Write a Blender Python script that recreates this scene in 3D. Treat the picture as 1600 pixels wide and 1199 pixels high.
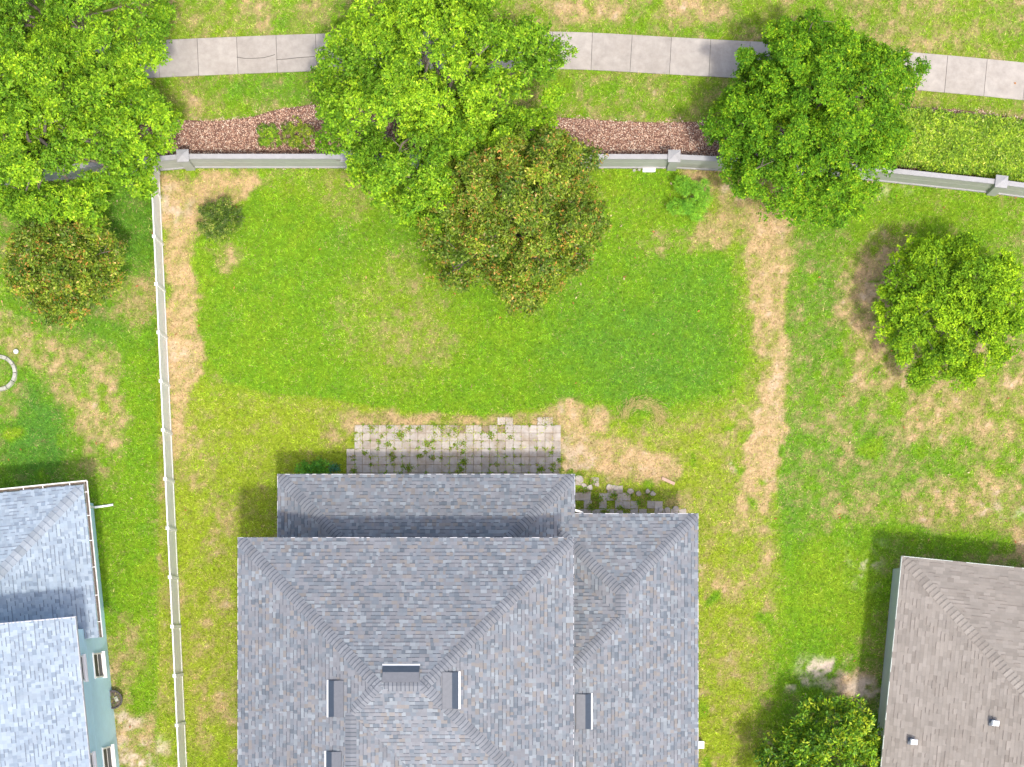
import bpy, math, random
import numpy as np
from mathutils import Vector

for o in list(bpy.data.objects):
    bpy.data.objects.remove(o)
SC = bpy.context.scene
COL = SC.collection
R = math.radians
RNG = np.random.default_rng(7)
random.seed(7)

# ------------------------------------------------------------------ camera
# drone looking straight down from 66 m; the picture is the upper part of the frame (lens shift)
CAM_H = 66.0
FPX = 2640.0
NX, NY = 850.0, 960.0
cd = bpy.data.cameras.new('camera')
cam = bpy.data.objects.new('camera', cd)
COL.objects.link(cam)
cam.location = (0, 0, CAM_H)
cam.rotation_euler = (0, 0, 0)
cd.sensor_width = 36.0
cd.lens = FPX / 1600.0 * 36.0
cd.shift_x = (800.0 - NX) / 1600.0
cd.shift_y = (NY - 599.5) / 1600.0
cd.clip_start = 0.5
cd.clip_end = 2000.0
SC.camera = cam

# ------------------------------------------------------------------ sky, sun, exposure
SUN_DIR = Vector((0.175, -0.385, 1.0)).normalized()
w = bpy.data.worlds.new('World')
SC.world = w
w.use_nodes = True
nt = w.node_tree
bg = nt.nodes['Background']
sky = nt.nodes.new('ShaderNodeTexSky')
sky.sky_type = 'NISHITA'
sky.sun_disc = False
sky.sun_elevation = math.asin(SUN_DIR.z)
sky.sun_rotation = math.atan2(SUN_DIR.x, SUN_DIR.y)
sky.air_density = 0.8
sky.dust_density = 4.0
sky.ozone_density = 0.2
nt.links.new(sky.outputs[0], bg.inputs[0])
bg.inputs[1].default_value = 0.15
sl = bpy.data.lights.new('sun', 'SUN')
sl.energy = 1.65
sl.angle = R(3.0)
sl.color = (1.0, 0.94, 0.85)
sun = bpy.data.objects.new('sun', sl)
sun.rotation_euler = SUN_DIR.to_track_quat('Z', 'Y').to_euler()
COL.objects.link(sun)
SC.view_settings.view_transform = 'Standard'
SC.view_settings.look = 'None'
SC.view_settings.gamma = 1.0
SC.view_settings.exposure = 0.95


# ------------------------------------------------------------------ helpers
def P(px, py, h=0.0):
    k = (CAM_H - h) / FPX
    return ((px - NX) * k, (NY - py) * k, h)


def lin(r, g, b):
    f = lambda c: c / 12.92 if c <= 0.04045 else ((c + 0.055) / 1.055) ** 2.4
    return (f(r / 255), f(g / 255), f(b / 255))


def tag(o, label=None, cat=None, group=None, kind=None):
    if label: o['label'] = label
    if cat: o['category'] = cat
    if group: o['group'] = group
    if kind: o['kind'] = kind
    return o


def empty(name, loc=(0, 0, 0), rz=0.0, parent=None):
    o = bpy.data.objects.new(name, None)
    COL.objects.link(o)
    o.location = loc
    o.rotation_euler = (0, 0, rz)
    if parent: o.parent = parent
    return o


def link(name, me, mat=None, parent=None):
    o = bpy.data.objects.new(name, me)
    COL.objects.link(o)
    if mat is not None and not me.materials: me.materials.append(mat)
    if parent: o.parent = parent
    return o


def fmesh(name, V, F, C=None, smooth=False):
    """mesh from numpy arrays; F (m,k); C per-vertex rgb -> attribute 'col'"""
    V = np.asarray(V, dtype=np.float32); F = np.asarray(F, dtype=np.int32)
    me = bpy.data.meshes.new(name)
    n, (m, k) = len(V), F.shape
    me.vertices.add(n); me.vertices.foreach_set('co', V.ravel())
    me.loops.add(m * k); me.loops.foreach_set('vertex_index', F.ravel())
    me.polygons.add(m)
    me.polygons.foreach_set('loop_start', np.arange(0, m * k, k, dtype=np.int32))
    me.polygons.foreach_set('loop_total', np.full(m, k, dtype=np.int32))
    if smooth: me.polygons.foreach_set('use_smooth', np.ones(m, dtype=bool))
    if C is not None:
        a = me.attributes.new('col', 'FLOAT_COLOR', 'POINT')
        c4 = np.ones((n, 4), dtype=np.float32); c4[:, :3] = C
        a.data.foreach_set('color', c4.ravel())
    me.update(calc_edges=True)
    return me


class MB:
    """collects polygons, optional colour per polygon"""
    def __init__(self): self.v = []; self.f = []; self.c = []
    def poly(self, pts, col=None):
        n = len(self.v)
        self.v += [tuple(p) for p in pts]
        self.f.append(tuple(range(n, n + len(pts))))
        self.c += [col or (1, 1, 1)] * len(pts)
        return self
    def box(self, c, s, rz=0.0, col=None, top=None):
        """box centred at c with full sizes s; top = (sx, sy) factor for the top face"""
        hx, hy, hz = s[0] / 2, s[1] / 2, s[2] / 2
        tx, ty = top or (1, 1)
        ca, sa = math.cos(rz), math.sin(rz)
        def q(x, y, z): return (c[0] + x * ca - y * sa, c[1] + x * sa + y * ca, c[2] + z)
        b = [q(-hx, -hy, -hz), q(hx, -hy, -hz), q(hx, hy, -hz), q(-hx, hy, -hz)]
        t = [q(-hx * tx, -hy * ty, hz), q(hx * tx, -hy * ty, hz), q(hx * tx, hy * ty, hz), q(-hx * tx, hy * ty, hz)]
        n = len(self.v); self.v += b + t; self.c += [col or (1, 1, 1)] * 8
        for f in ((3, 2, 1, 0), (4, 5, 6, 7), (0, 1, 5, 4), (1, 2, 6, 5), (2, 3, 7, 6), (3, 0, 4, 7)):
            self.f.append(tuple(n + i for i in f))
        return self
    def tube(self, pts, rad, seg=7, col=None):
        n0 = len(self.v)
        pts = [Vector(p) for p in pts]
        for i, p in enumerate(pts):
            d = (pts[min(i + 1, len(pts) - 1)] - pts[max(i - 1, 0)]).normalized()
            a = d.cross(Vector((0.3, 0.9, 0.2)) if abs(d.z) > 0.8 else Vector((0, 0, 1))).normalized()
            b = d.cross(a)
            for s in range(seg):
                t = 2 * math.pi * s / seg
                self.v.append(tuple(p + (a * math.cos(t) + b * math.sin(t)) * rad[i]))
                self.c.append(col or (1, 1, 1))
        for i in range(len(pts) - 1):
            for s in range(seg):
                s2 = (s + 1) % seg
                self.f.append((n0 + i * seg + s, n0 + i * seg + s2, n0 + (i + 1) * seg + s2, n0 + (i + 1) * seg + s))
        self.f.append(tuple(n0 + s for s in range(seg))[::-1])
        self.f.append(tuple(n0 + (len(pts) - 1) * seg + s for s in range(seg)))
        return self
    def lathe(self, prof, c=(0, 0, 0), seg=24, col=None):
        n0 = len(self.v)
        for r, z in prof:
            for s in range(seg):
                t = 2 * math.pi * s / seg
                self.v.append((c[0] + r * math.cos(t), c[1] + r * math.sin(t), c[2] + z)); self.c.append(col or (1, 1, 1))
        for i in range(len(prof) - 1):
            for s in range(seg):
                s2 = (s + 1) % seg
                self.f.append((n0 + i * seg + s, n0 + i * seg + s2, n0 + (i + 1) * seg + s2, n0 + (i + 1) * seg + s))
        return self
    def mesh(self, name, colors=False, smooth=False):
        me = bpy.data.meshes.new(name)
        me.from_pydata(self.v, [], self.f)
        if colors:
            a = me.attributes.new('col', 'FLOAT_COLOR', 'POINT')
            c4 = np.ones((len(self.v), 4), dtype=np.float32); c4[:, :3] = self.c
            a.data.foreach_set('color', c4.ravel())
        if smooth:
            me.polygons.foreach_set('use_smooth', [True] * len(me.polygons))
        me.update()
        return me
    def build(self, name, mat, parent=None, colors=False, smooth=False, bevel=0.0):
        o = link(name, self.mesh(name, colors, smooth), mat, parent)
        if bevel:
            b = o.modifiers.new('bevel', 'BEVEL'); b.width = bevel; b.segments = 2; b.limit_method = 'ANGLE'
        return o


# ------------------------------------------------------------------ materials
def mat(name, col=None, rough=0.8, attr=False, noise=None, var=0.12, bump=0.0, bump_scale=60, trans=0.0,
        spec=0.3, rand=0.0, metal=0.0, stain=None):
    """procedural principled material. noise = scale of large colour variation; rand = per object variation;
    stain = (scale, colour, amount) irregular weathering"""
    m = bpy.data.materials.new(name); m.use_nodes = True
    N, L = m.node_tree.nodes, m.node_tree.links
    b = N['Principled BSDF']
    b.inputs['Roughness'].default_value = rough
    b.inputs['Metallic'].default_value = metal
    b.inputs['Specular IOR Level'].default_value = spec
    geo = N.new('ShaderNodeNewGeometry')
    if attr:
        a = N.new('ShaderNodeAttribute'); a.attribute_name = 'col'; src = a.outputs['Color']
    else:
        r = N.new('ShaderNodeRGB'); r.outputs[0].default_value = (*col, 1); src = r.outputs[0]
    def mul(src, fac_socket, lo, hi):
        mr = N.new('ShaderNodeMapRange'); mr.inputs['To Min'].default_value = lo; mr.inputs['To Max'].default_value = hi
        L.new(fac_socket, mr.inputs['Value'])
        mx = N.new('ShaderNodeVectorMath'); mx.operation = 'SCALE'
        L.new(src, mx.inputs[0]); L.new(mr.outputs[0], mx.inputs['Scale'])
        return mx.outputs[0]
    if stain:
        tn = N.new('ShaderNodeTexNoise'); tn.inputs['Scale'].default_value = stain[0]
        tn.inputs['Detail'].default_value = 6; tn.inputs['Roughness'].default_value = 0.65
        L.new(geo.outputs['Position'], tn.inputs['Vector'])
        mr = N.new('ShaderNodeMapRange'); mr.inputs['From Min'].default_value = 0.42; mr.inputs['From Max'].default_value = 0.68
        mr.inputs['To Max'].default_value = stain[2]; L.new(tn.outputs[0], mr.inputs['Value'])
        mx = N.new('ShaderNodeMixRGB'); L.new(mr.outputs[0], mx.inputs[0]); L.new(src, mx.inputs[1])
        mx.inputs[2].default_value = (*stain[1], 1); src = mx.outputs[0]
    if noise:
        tn = N.new('ShaderNodeTexNoise'); tn.inputs['Scale'].default_value = noise
        tn.inputs['Detail'].default_value = 8; tn.inputs['Roughness'].default_value = 0.7
        L.new(geo.outputs['Position'], tn.inputs['Vector'])
        mr0 = N.new('ShaderNodeMapRange'); mr0.inputs['From Min'].default_value = 0.3; mr0.inputs['From Max'].default_value = 0.7
        L.new(tn.outputs[0], mr0.inputs['Value'])
        src = mul(src, mr0.outputs[0], 1 - var, 1 + var)
    if rand:
        oi = N.new('ShaderNodeObjectInfo')
        src = mul(src, oi.outputs['Random'], 1 - rand, 1 + rand)
    L.new(src, b.inputs['Base Color'])
    if bump:
        bn = N.new('ShaderNodeTexNoise'); bn.inputs['Scale'].default_value = bump_scale; bn.inputs['Detail'].default_value = 5
        L.new(geo.outputs['Position'], bn.inputs['Vector'])
        bp = N.new('ShaderNodeBump'); bp.inputs['Strength'].default_value = bump; bp.inputs['Distance'].default_value = 0.01
        L.new(bn.outputs[0], bp.inputs['Height']); L.new(bp.outputs[0], b.inputs['Normal'])
    if trans:
        t = N.new('ShaderNodeBsdfTranslucent'); L.new(src, t.inputs['Color'])
        ms = N.new('ShaderNodeMixShader'); ms.inputs[0].default_value = trans
        out = N['Material Output']
        L.new(b.outputs[0], ms.inputs[1]); L.new(t.outputs[0], ms.inputs[2]); L.new(ms.outputs[0], out.inputs['Surface'])
    return m


M = dict(
    lawn=mat('lawn soil', attr=True, rough=0.95, noise=9, var=0.3, bump=0.6, bump_scale=45, spec=0.1),
    grass=mat('grass blade', attr=True, rough=0.85, trans=0.3, spec=0.04),
    leaf=mat('leaf', attr=True, rough=0.6, trans=0.2, spec=0.12),
    gloss_leaf=mat('glossy leaf', attr=True, rough=0.45, trans=0.2, spec=0.25),
    bark=mat('bark', (0.2, 0.17, 0.14), rough=0.9, noise=9, var=0.3, bump=0.6, bump_scale=30),
    concrete=mat('sidewalk concrete', (0.375, 0.345, 0.31), rough=0.9, noise=3.2, var=0.15, bump=0.3, bump_scale=120,
                 rand=0.05, stain=(1.1, (0.30, 0.27, 0.237), 0.6)),
    crack=mat('crack', (0.1, 0.095, 0.09), rough=1.0),
    soil=mat('ground soil', (0.2, 0.17, 0.1), rough=1.0, noise=1.5, var=0.3),
    farground=mat('far ground', (0.2, 0.29, 0.05), rough=1.0, noise=0.25, var=0.4, stain=(0.12, (0.4, 0.32, 0.18), 0.8)),
    mulchbase=mat('mulch base', (0.16, 0.085, 0.065), rough=1.0, noise=12, var=0.35, bump=0.8, bump_scale=50),
    chip=mat('mulch chip', attr=True, rough=0.9),
    wall=mat('painted wall panel', (0.40, 0.42, 0.375), rough=0.85, noise=2.0, var=0.05, bump=0.25, bump_scale=150,
             stain=(1.4, (0.33, 0.34, 0.29), 0.4)),
    wallcap=mat('wall cap', (0.36, 0.36, 0.37), rough=0.85, noise=4.0, var=0.06, bump=0.2, bump_scale=120,
                stain=(2.2, (0.27, 0.27, 0.27), 0.45)),
    vinyl=mat('white vinyl', (0.88, 0.88, 0.87), rough=0.5, noise=3, var=0.03, stain=(2.5, (0.72, 0.73, 0.66), 0.35)),
    shingle=mat('shingle granules', attr=True, rough=0.95, noise=1.3, var=0.10, bump=0.35, bump_scale=160, spec=0.15),
    deck=mat('roof underlay', (0.13, 0.13, 0.14), rough=1.0),
    fascia=mat('fascia', (0.5, 0.5, 0.52), rough=0.6, noise=5, var=0.05),
    trim=mat('trim white', (0.8, 0.78, 0.74), rough=0.55, noise=6, var=0.05),
    stucco=mat('stucco beige', (0.5, 0.46, 0.4), rough=0.95, noise=4, var=0.06, bump=0.4, bump_scale=90),
    bluewall=mat('blue stucco', (0.60, 0.86, 0.99), rough=0.95, noise=2.5, var=0.05, bump=0.35, bump_scale=90,
                 stain=(0.9, (0.57, 0.80, 0.94), 0.5)),
    sagewall=mat('sage stucco', (0.5, 0.54, 0.5), rough=0.95, noise=3, var=0.06, bump=0.3, bump_scale=90),
    vent=mat('vent metal', (0.055, 0.072, 0.10), rough=0.45, noise=8, var=0.1, spec=0.5),
    venttop=mat('vent top', (0.125, 0.135, 0.155), rough=0.55, noise=8, var=0.1, spec=0.5),
    glass=mat('window glass', (0.02, 0.022, 0.026), rough=0.35, spec=0.1),
    metal=mat('galvanised', (0.55, 0.56, 0.58), rough=0.4, metal=0.6, noise=10, var=0.1),
    paver=mat('paver concrete', (0.43, 0.395, 0.36), rough=0.95, noise=7, var=0.14, bump=0.4, bump_scale=110, rand=0.12,
              stain=(2.0, (0.34, 0.275, 0.20), 0.9)),
    joint=mat('paver joint sand', (0.24, 0.19, 0.12), rough=1.0, noise=14, var=0.3),
    gutterdirt=mat('gutter dirt', (0.12, 0.1, 0.08), rough=1.0, noise=9, var=0.4),
    pot=mat('weathered pot', (0.09, 0.08, 0.08), rough=0.7, noise=14, var=0.35),
    oldconcrete=mat('old concrete edging', (0.42, 0.41, 0.36), rough=0.95, noise=9, var=0.3, bump=0.5, bump_scale=60,
                    stain=(4, (0.2, 0.24, 0.13), 0.7)),
    plastic=mat('white plastic', (0.82, 0.82, 0.82), rough=0.4, noise=6, var=0.03),
    brick=mat('pink brick', (0.5, 0.34, 0.26), rough=0.95, noise=9, var=0.15),
)


# ------------------------------------------------------------------ noise and lawn map (what the grass itself is like)
def vnoise(x, y, scale, seed, oct=4, gain=0.55):
    out = 0; amp = 1; tot = 0
    for o in range(oct):
        rs = np.random.default_rng(seed * 31 + o)
        tab = rs.random((256, 256)).astype(np.float32)
        X = x / scale + 77.3; Y = y / scale + 31.7
        xi = np.floor(X).astype(int); yi = np.floor(Y).astype(int)
        fx = X - xi; fy = Y - yi
        fx = fx * fx * (3 - 2 * fx); fy = fy * fy * (3 - 2 * fy)
        a = tab[xi % 256, yi % 256]; b = tab[(xi + 1) % 256, yi % 256]
        c = tab[xi % 256, (yi + 1) % 256]; d = tab[(xi + 1) % 256, (yi + 1) % 256]
        out = out + amp * ((a * (1 - fx) + b * fx) * (1 - fy) + (c * (1 - fx) + d * fx) * fy)
        tot += amp; amp *= gain; scale /= 2.03
    return out / tot


def polysd(x, y, poly):
    """signed distance to polygon, negative inside"""
    d = np.full(x.shape, 1e9, np.float32); ins = np.zeros(x.shape, bool)
    n = len(poly)
    for i in range(n):
        x0, y0 = poly[i]; x1, y1 = poly[(i + 1) % n]
        ex, ey = x1 - x0, y1 - y0
        t = np.clip(((x - x0) * ex + (y - y0) * ey) / (ex * ex + ey * ey), 0, 1)
        d = np.minimum(d, (x - x0 - t * ex) ** 2 + (y - y0 - t * ey) ** 2)
        c = ((y0 > y) != (y1 > y)) & (x < (x1 - x0) * (y - y0) / (y1 - y0 + 1e-9) + x0)
        ins ^= c
    d = np.sqrt(d)
    return np.where(ins, -d, d)


def sstep(v, a, b):
    t = np.clip((v - a) / (b - a), 0, 1)
    return t * t * (3 - 2 * t)


def lawn_map(px, py):
    """dryness, bare sand, deep-green tone at ground pixel coordinates (1 px = 25 mm)"""
    n1 = vnoise(px, py, 170, 1); n2 = vnoise(px, py, 60, 2); n3 = vnoise(px, py, 22, 3); n4 = vnoise(px, py, 9, 4, 2)
    wx = px + (vnoise(px, py, 45, 5) - .5) * 46 + (n4 - .5) * 10
    wy = py + (vnoise(px, py, 45, 6) - .5) * 46 + (vnoise(px, py, 9, 8, 2) - .5) * 10
    # default: patchy yellow green
    dry = 0.34 + (n1 - .5) * 0.5 + (n2 - .5) * 0.55 + (n3 - .5) * 0.5
    tone = 0.35 + (n1 - .5) * 0.5 + (n2 - .5) * 0.5
    sand = np.zeros_like(px)
    def blend(a, v, m): return a * (1 - m) + v * m
    def poly(p, soft, warp=1.0): return 1 - sstep(polysd(px + (wx - px) * warp, py + (wy - py) * warp, p), -soft, soft)
    def blob(cx, cy, rx, ry, soft=.5):
        return 1 - sstep(np.sqrt(((wx - cx) / rx) ** 2 + ((wy - cy) / ry) ** 2), 1 - soft, 1 + soft)
    mid = (n3 - .5) * 0.5 + (n4 - .5) * 0.35
    # right neighbour yard
    m = (px > 1225) & (py > 262)
    eb = 1238 - (py - 330) * .052; es = 5 + np.clip(py - 760, 0, 400) * .16
    e = sstep((px * .75 + wx * .25) - eb, -es, es) * sstep(py, 250, 300)
    dry = blend(dry, 0.48 + (n2 - .5) * .8 + mid * 1.4, e); tone = blend(tone, .55 + (n1 - .5) * .5, e)
    for b, dv, tv, a in (((1330, 330, 110, 70), .08, .45, .8), ((1500, 330, 130, 45), .1, .4, .8), ((1270, 520, 50, 200), .3, .8, .6),
                         ((1400, 720, 110, 55), .4, .8, .5), ((1540, 640, 120, 60), .66, .3, .6), ((1530, 800, 140, 50), .62, .3, .6),
                         ((1380, 470, 48, 120), .85, .3, .8), ((1290, 930, 95, 100), .06, .35, .95), ((1430, 850, 120, 22), .1, .55, .8),
                         ((1300, 620, 60, 60), .5, .55, .5), ((1240, 1100, 60, 130), .1, .6, .8), ((1230, 780, 25, 130), .15, .75, .7),
                         ((1270, 750, 50, 60), .35, .7, .5)):
        k = blob(*b) * a * e
        dry = blend(dry, dv + mid * .9, k); tone = blend(tone, tv, k)
    # left neighbour yard
    e = 1 - sstep(px, 238, 250)
    dry = blend(dry, 0.3 + (n2 - .5) * .7 + mid, e); tone = blend(tone, .65 + (n1 - .5) * .5, e)
    for b, dv, tv, a in (((205, 350, 45, 90), .18, .85, .9), ((50, 690, 55, 75), .12, 1.0, .9), ((225, 640, 35, 130), .1, .45, .8),
                         ((160, 660, 45, 80), .72, .4, .75), ((120, 590, 60, 50), .6, .4, .6), ((60, 540, 55, 35), .72, .4, .7),
                         ((205, 470, 40, 35), .75, .4, .7), ((15, 520, 30, 30), .6, .4, .6), ((200, 860, 60, 130), .08, .4, .8),
                         ((165, 560, 20, 20), .8, .4, .5), ((15, 640, 22, 20), .7, .4, .6), ((14, 683, 14, 14), .0, .15, .9),
                         ((215, 1000, 40, 40), .3, .35, .7), ((195, 1060, 45, 80), .62, .3, .8), ((240, 1085, 28, 45), .02, .4, .9), ((215, 1160, 60, 45), .8, .3, .8)):
        k = blob(*b) * a * e
        dry = blend(dry, dv + mid, k); tone = blend(tone, tv, k)
    # verge beyond the boundary wall
    e = 1 - sstep(py, 240, 262)
    dry = blend(dry, .42 + (n2 - .5) * .55 + mid * .9, e); tone = blend(tone, .42 + (n1 - .5) * .5, e)
    for b, dv, tv, a in (((400, 140, 110, 20), .2, .7, .8), ((300, 150, 40, 30), .7, .3, .6), ((1000, 140, 120, 18), .3, .5, .5),
                         ((1090, 40, 40, 30), .35, .7, .5), ((930, 15, 60, 20), .8, .3, .6), ((1080, 12, 60, 22), .85, .3, .7)):
        k = blob(*b) * a * e
        dry = blend(dry, dv + mid, k); tone = blend(tone, tv, k)
    # back yard: all of it
    yard = sstep(px, 244, 252) * (1 - sstep((px * .75 + wx * .25) - eb, -es, es)) * sstep(py, 256, 270)
    k = yard * sstep(py, 560, 640)
    dry = blend(dry, .32 + (n2 - .5) * .65 + mid * 1.0, k); tone = blend(tone, .06 + (n1 - .5) * .3 + (n2 - .5) * .25, k)
    k = yard * sstep(px, 1120, 1150) * sstep(py, 380, 420) * (1 - sstep(py, 900, 1000))
    dry = blend(dry, .45 + (n2 - .5) * .4 + mid, k); tone = blend(tone, .15, k)
    k = yard * blob(1090, 690, 150, 130) * .6
    dry = blend(dry, .42 + mid, k)
    for b, dv, a in (((325, 1010, 40, 110), .62, .6), ((335, 800, 40, 60), .5, .4), ((1120, 880, 30, 90), .5, .5), ((300, 700, 30, 60), .6, .5), ((1140, 1100, 40, 90), .5, .5)):
        k = yard * blob(*b) * a
        dry = blend(dry, dv + mid * 1.2, k)
    # lush lawn with its mown edge
    lush = [(318, 290), (420, 262), (640, 262), (1060, 262), (1090, 330), (1060, 395), (1142, 400), (1140, 510), (1124, 572),
            (1080, 624), (1010, 652), (955, 622), (850, 634), (745, 652), (640, 642), (520, 624), (390, 612), (345, 592), (322, 555), (306, 460), (302, 400)]
    k = poly(lush, 3.0, .22) * yard
    dry = blend(dry, .10 + (n2 - .5) * .36 + (n1 - .5) * .25 + mid * .45, k); tone = blend(tone, .52 + (n1 - .5) * .3 + (n2 - .5) * .2, k)
    for b, dv, tv, a in (((1000, 560, 160, 90), .03, .8, .85), ((1080, 470, 80, 110), .05, .72, .8), ((740, 590, 200, 50), .06, .5, .6),
                         ((420, 540, 100, 70), .03, .42, .8), ((620, 500, 90, 100), .5, .3, .7), ((560, 300, 60, 45), .62, .3, .6), ((640, 540, 70, 30), .6, .35, .5),
                         ((470, 285, 90, 30), .5, .3, .5), ((380, 360, 40, 40), .15, .5, .7), ((1010, 330, 70, 35), .2, .3, .5),
                         ((1040, 375, 70, 22), .6, .4, .6), ((352, 395, 30, 22), .75, .4, .7), ((930, 290, 60, 30), .15, .2, .6)):
        k = blob(*b) * a * yard
        dry = blend(dry, dv + mid * .8, k); tone = blend(tone, tv, k)
    # worn tan strips and patches
    worn = ([(252, 268), (405, 268), (408, 296), (375, 318), (320, 350), (305, 420), (312, 500), (322, 560), (318, 590), (290, 640), (280, 720), (262, 720), (252, 420)],
            [(1165, 330), (1240, 325), (1236, 480), (1229, 600), (1218, 740), (1205, 800), (1150, 760), (1170, 660), (1185, 520), (1165, 420)],
            [(1070, 268), (1240, 262), (1240, 350), (1170, 400), (1080, 395), (1100, 330)],
            [(536, 640), (640, 648), (750, 654), (850, 632), (945, 622), (962, 640), (940, 690), (1050, 712), (1060, 745), (1040, 758), (960, 752), (876, 735), (872, 660), (540, 672)],
            [(1150, 770), (1205, 770), (1204, 850), (1200, 900), (1190, 930), (1180, 850)],)
    for i, (p, a) in enumerate(zip(worn, (.92, .86, .75, .88, .6))):
        k = poly(p, 8, .95) * a * np.clip(1.55 - 1.1 * (n3 * .5 + n4 * .5) , 0, 1) * np.clip(1.15 - (vnoise(px, py, 20, 20 + i) - .40) * (2.4 if i in (1, 2, 4) else 1.3), 0, 1)
        dry = blend(dry, .86 + mid * .6, k); tone = blend(tone, .3, k)
    for b, a in (((275, 310, 22, 28), .5), ((268, 340, 16, 20), .5), ((1295, 1040, 40, 18), .85), ((1255, 1070, 24, 14), .6), ((1355, 1085, 30, 26), .65),
                 ((1375, 360, 16, 30), .4), ((1360, 880, 26, 26), .5), ((215, 1180, 50, 22), .7), ((200, 1120, 26, 16), .5), ((900, 700, 30, 30), .35),
                 ((280, 560, 16, 30), .3), ((1380, 1120, 26, 30), .7), ((1210, 620, 16, 90), .25), ((1290, 1075, 30, 18), .5),
                 ((1400, 300, 30, 12), .4), ((590, 320, 18, 14), .4), ((1150, 290, 20, 14), .4), ((1580, 800, 30, 20), .4)):
        k = blob(*b) * np.clip(a * 1.3, 0, 1) * np.clip((n3 * .55 + n4 * .45 - .40 - .1 * (1 - a)) * 7, 0, 1)
        sand = np.maximum(sand, k)
    sand = np.maximum(sand, np.clip((n3 * .6 + n4 * .4 + dry * .35 - .93) * 4, 0, .6))
    rw = np.random.default_rng(77)
    for _ in range(150):
        zx, zy = [(rw.uniform(1245, 1640), rw.uniform(290, 1000)), (rw.uniform(1245, 1640), rw.uniform(290, 900)), (rw.uniform(-30, 235), rw.uniform(380, 1150)), (rw.uniform(200, 1700), rw.uniform(-20, 180)), (rw.uniform(900, 1230), rw.uniform(640, 1199))][int(rw.integers(5))]
        rr0 = rw.uniform(5, 15); near_ = (np.abs(px - zx) < 50) & (np.abs(py - zy) < 50)
        k = (1 - sstep(np.hypot((wx[near_] - zx), (wy[near_] - zy) * rw.uniform(.8, 1.3)), rr0 * .4, rr0 * 1.3)) * rw.uniform(.5, .95)
        dry[near_] = dry[near_] * (1 - k) + .03 * k; tone[near_] = tone[near_] * (1 - k) + rw.uniform(.2, .7) * k
    f1 = vnoise(px, py, 7, 91, 2) - .5; f2 = vnoise(px, py, 14, 92, 3) - .5
    amp = .4 + .6 * np.clip(1 - np.abs(dry - .5) * 2, 0, 1)
    dry = dry + (f1 * .45 + f2 * .45) * amp
    tone = tone + f2 * .35
    return np.clip(dry, 0, 1), np.clip(sand, 0, 1), np.clip(tone, 0, 1)


G_YEL = np.array((0.400, 0.515, 0.040)); G_MID = np.array((0.235, 0.455, 0.022)); G_DEEP = np.array((0.130, 0.340, 0.045))
TAN = np.array((0.560, 0.400, 0.220)); SAND = np.array((0.640, 0.530, 0.430))


def lawn_colour(dry, sand, tone):
    t = tone[:, None]
    g = np.where(t < .5, G_YEL + (G_MID - G_YEL) * (t * 2), G_MID + (G_DEEP - G_MID) * (t * 2 - 1))
    d = sstep(dry, .22, .9)[:, None]
    c = g * (1 - d) + TAN * d
    s = sand[:, None]
    return c * (1 - s) + SAND * s


# lawn sheet
X0, X1, Y0, Y1, ST = -28.0, 28.0, -13.0, 30.0, 0.1
gx = np.arange(X0, X1 + .01, ST); gy = np.arange(Y0, Y1 + .01, ST)
GX, GY = np.meshgrid(gx, gy)
nxg, nyg = len(gx), len(gy)
fx, fy = GX.ravel(), GY.ravel()
DRY, SANDM, TONE = lawn_map((NX + 40 * fx).astype(np.float32), (NY - 40 * fy).astype(np.float32))
lc = lawn_colour(DRY, SANDM, TONE) * (0.55 + 0.33 * np.maximum(SANDM, sstep(DRY, .5, 1.0)))[:, None]
gz = (vnoise(fx, fy, 3.0, 50) - .5) * .05
V = np.stack([fx, fy, gz - .02], 1)
idx = np.arange(nxg * nyg).reshape(nyg, nxg)
F = np.stack([idx[:-1, :-1], idx[:-1, 1:], idx[1:, 1:], idx[1:, :-1]], -1).reshape(-1, 4)
lawn = link('lawn', fmesh('lawn', V, F, lc, True), M['lawn'])
tag(lawn, 'patchy green and straw coloured lawn around the houses', 'lawn', kind='structure')
far = MB().poly([(-400, -400, -.2), (400, -400, -.2), (400, 400, -.2), (-400, 400, -.2)]).build('ground', M['farground'])
tag(far, 'flat grassy ground reaching away on all sides', 'ground', kind='structure')


def gsample(A, x, y):
    u = np.clip((x - X0) / ST, 0, nxg - 1.001); v = np.clip((y - Y0) / ST, 0, nyg - 1.001)
    i = u.astype(int); j = v.astype(int); a = u - i; b = v - j
    B = A.reshape(nyg, nxg)
    return (B[j, i] * (1 - a) + B[j, i + 1] * a) * (1 - b) + (B[j + 1, i] * (1 - a) + B[j + 1, i + 1] * a) * b


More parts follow.
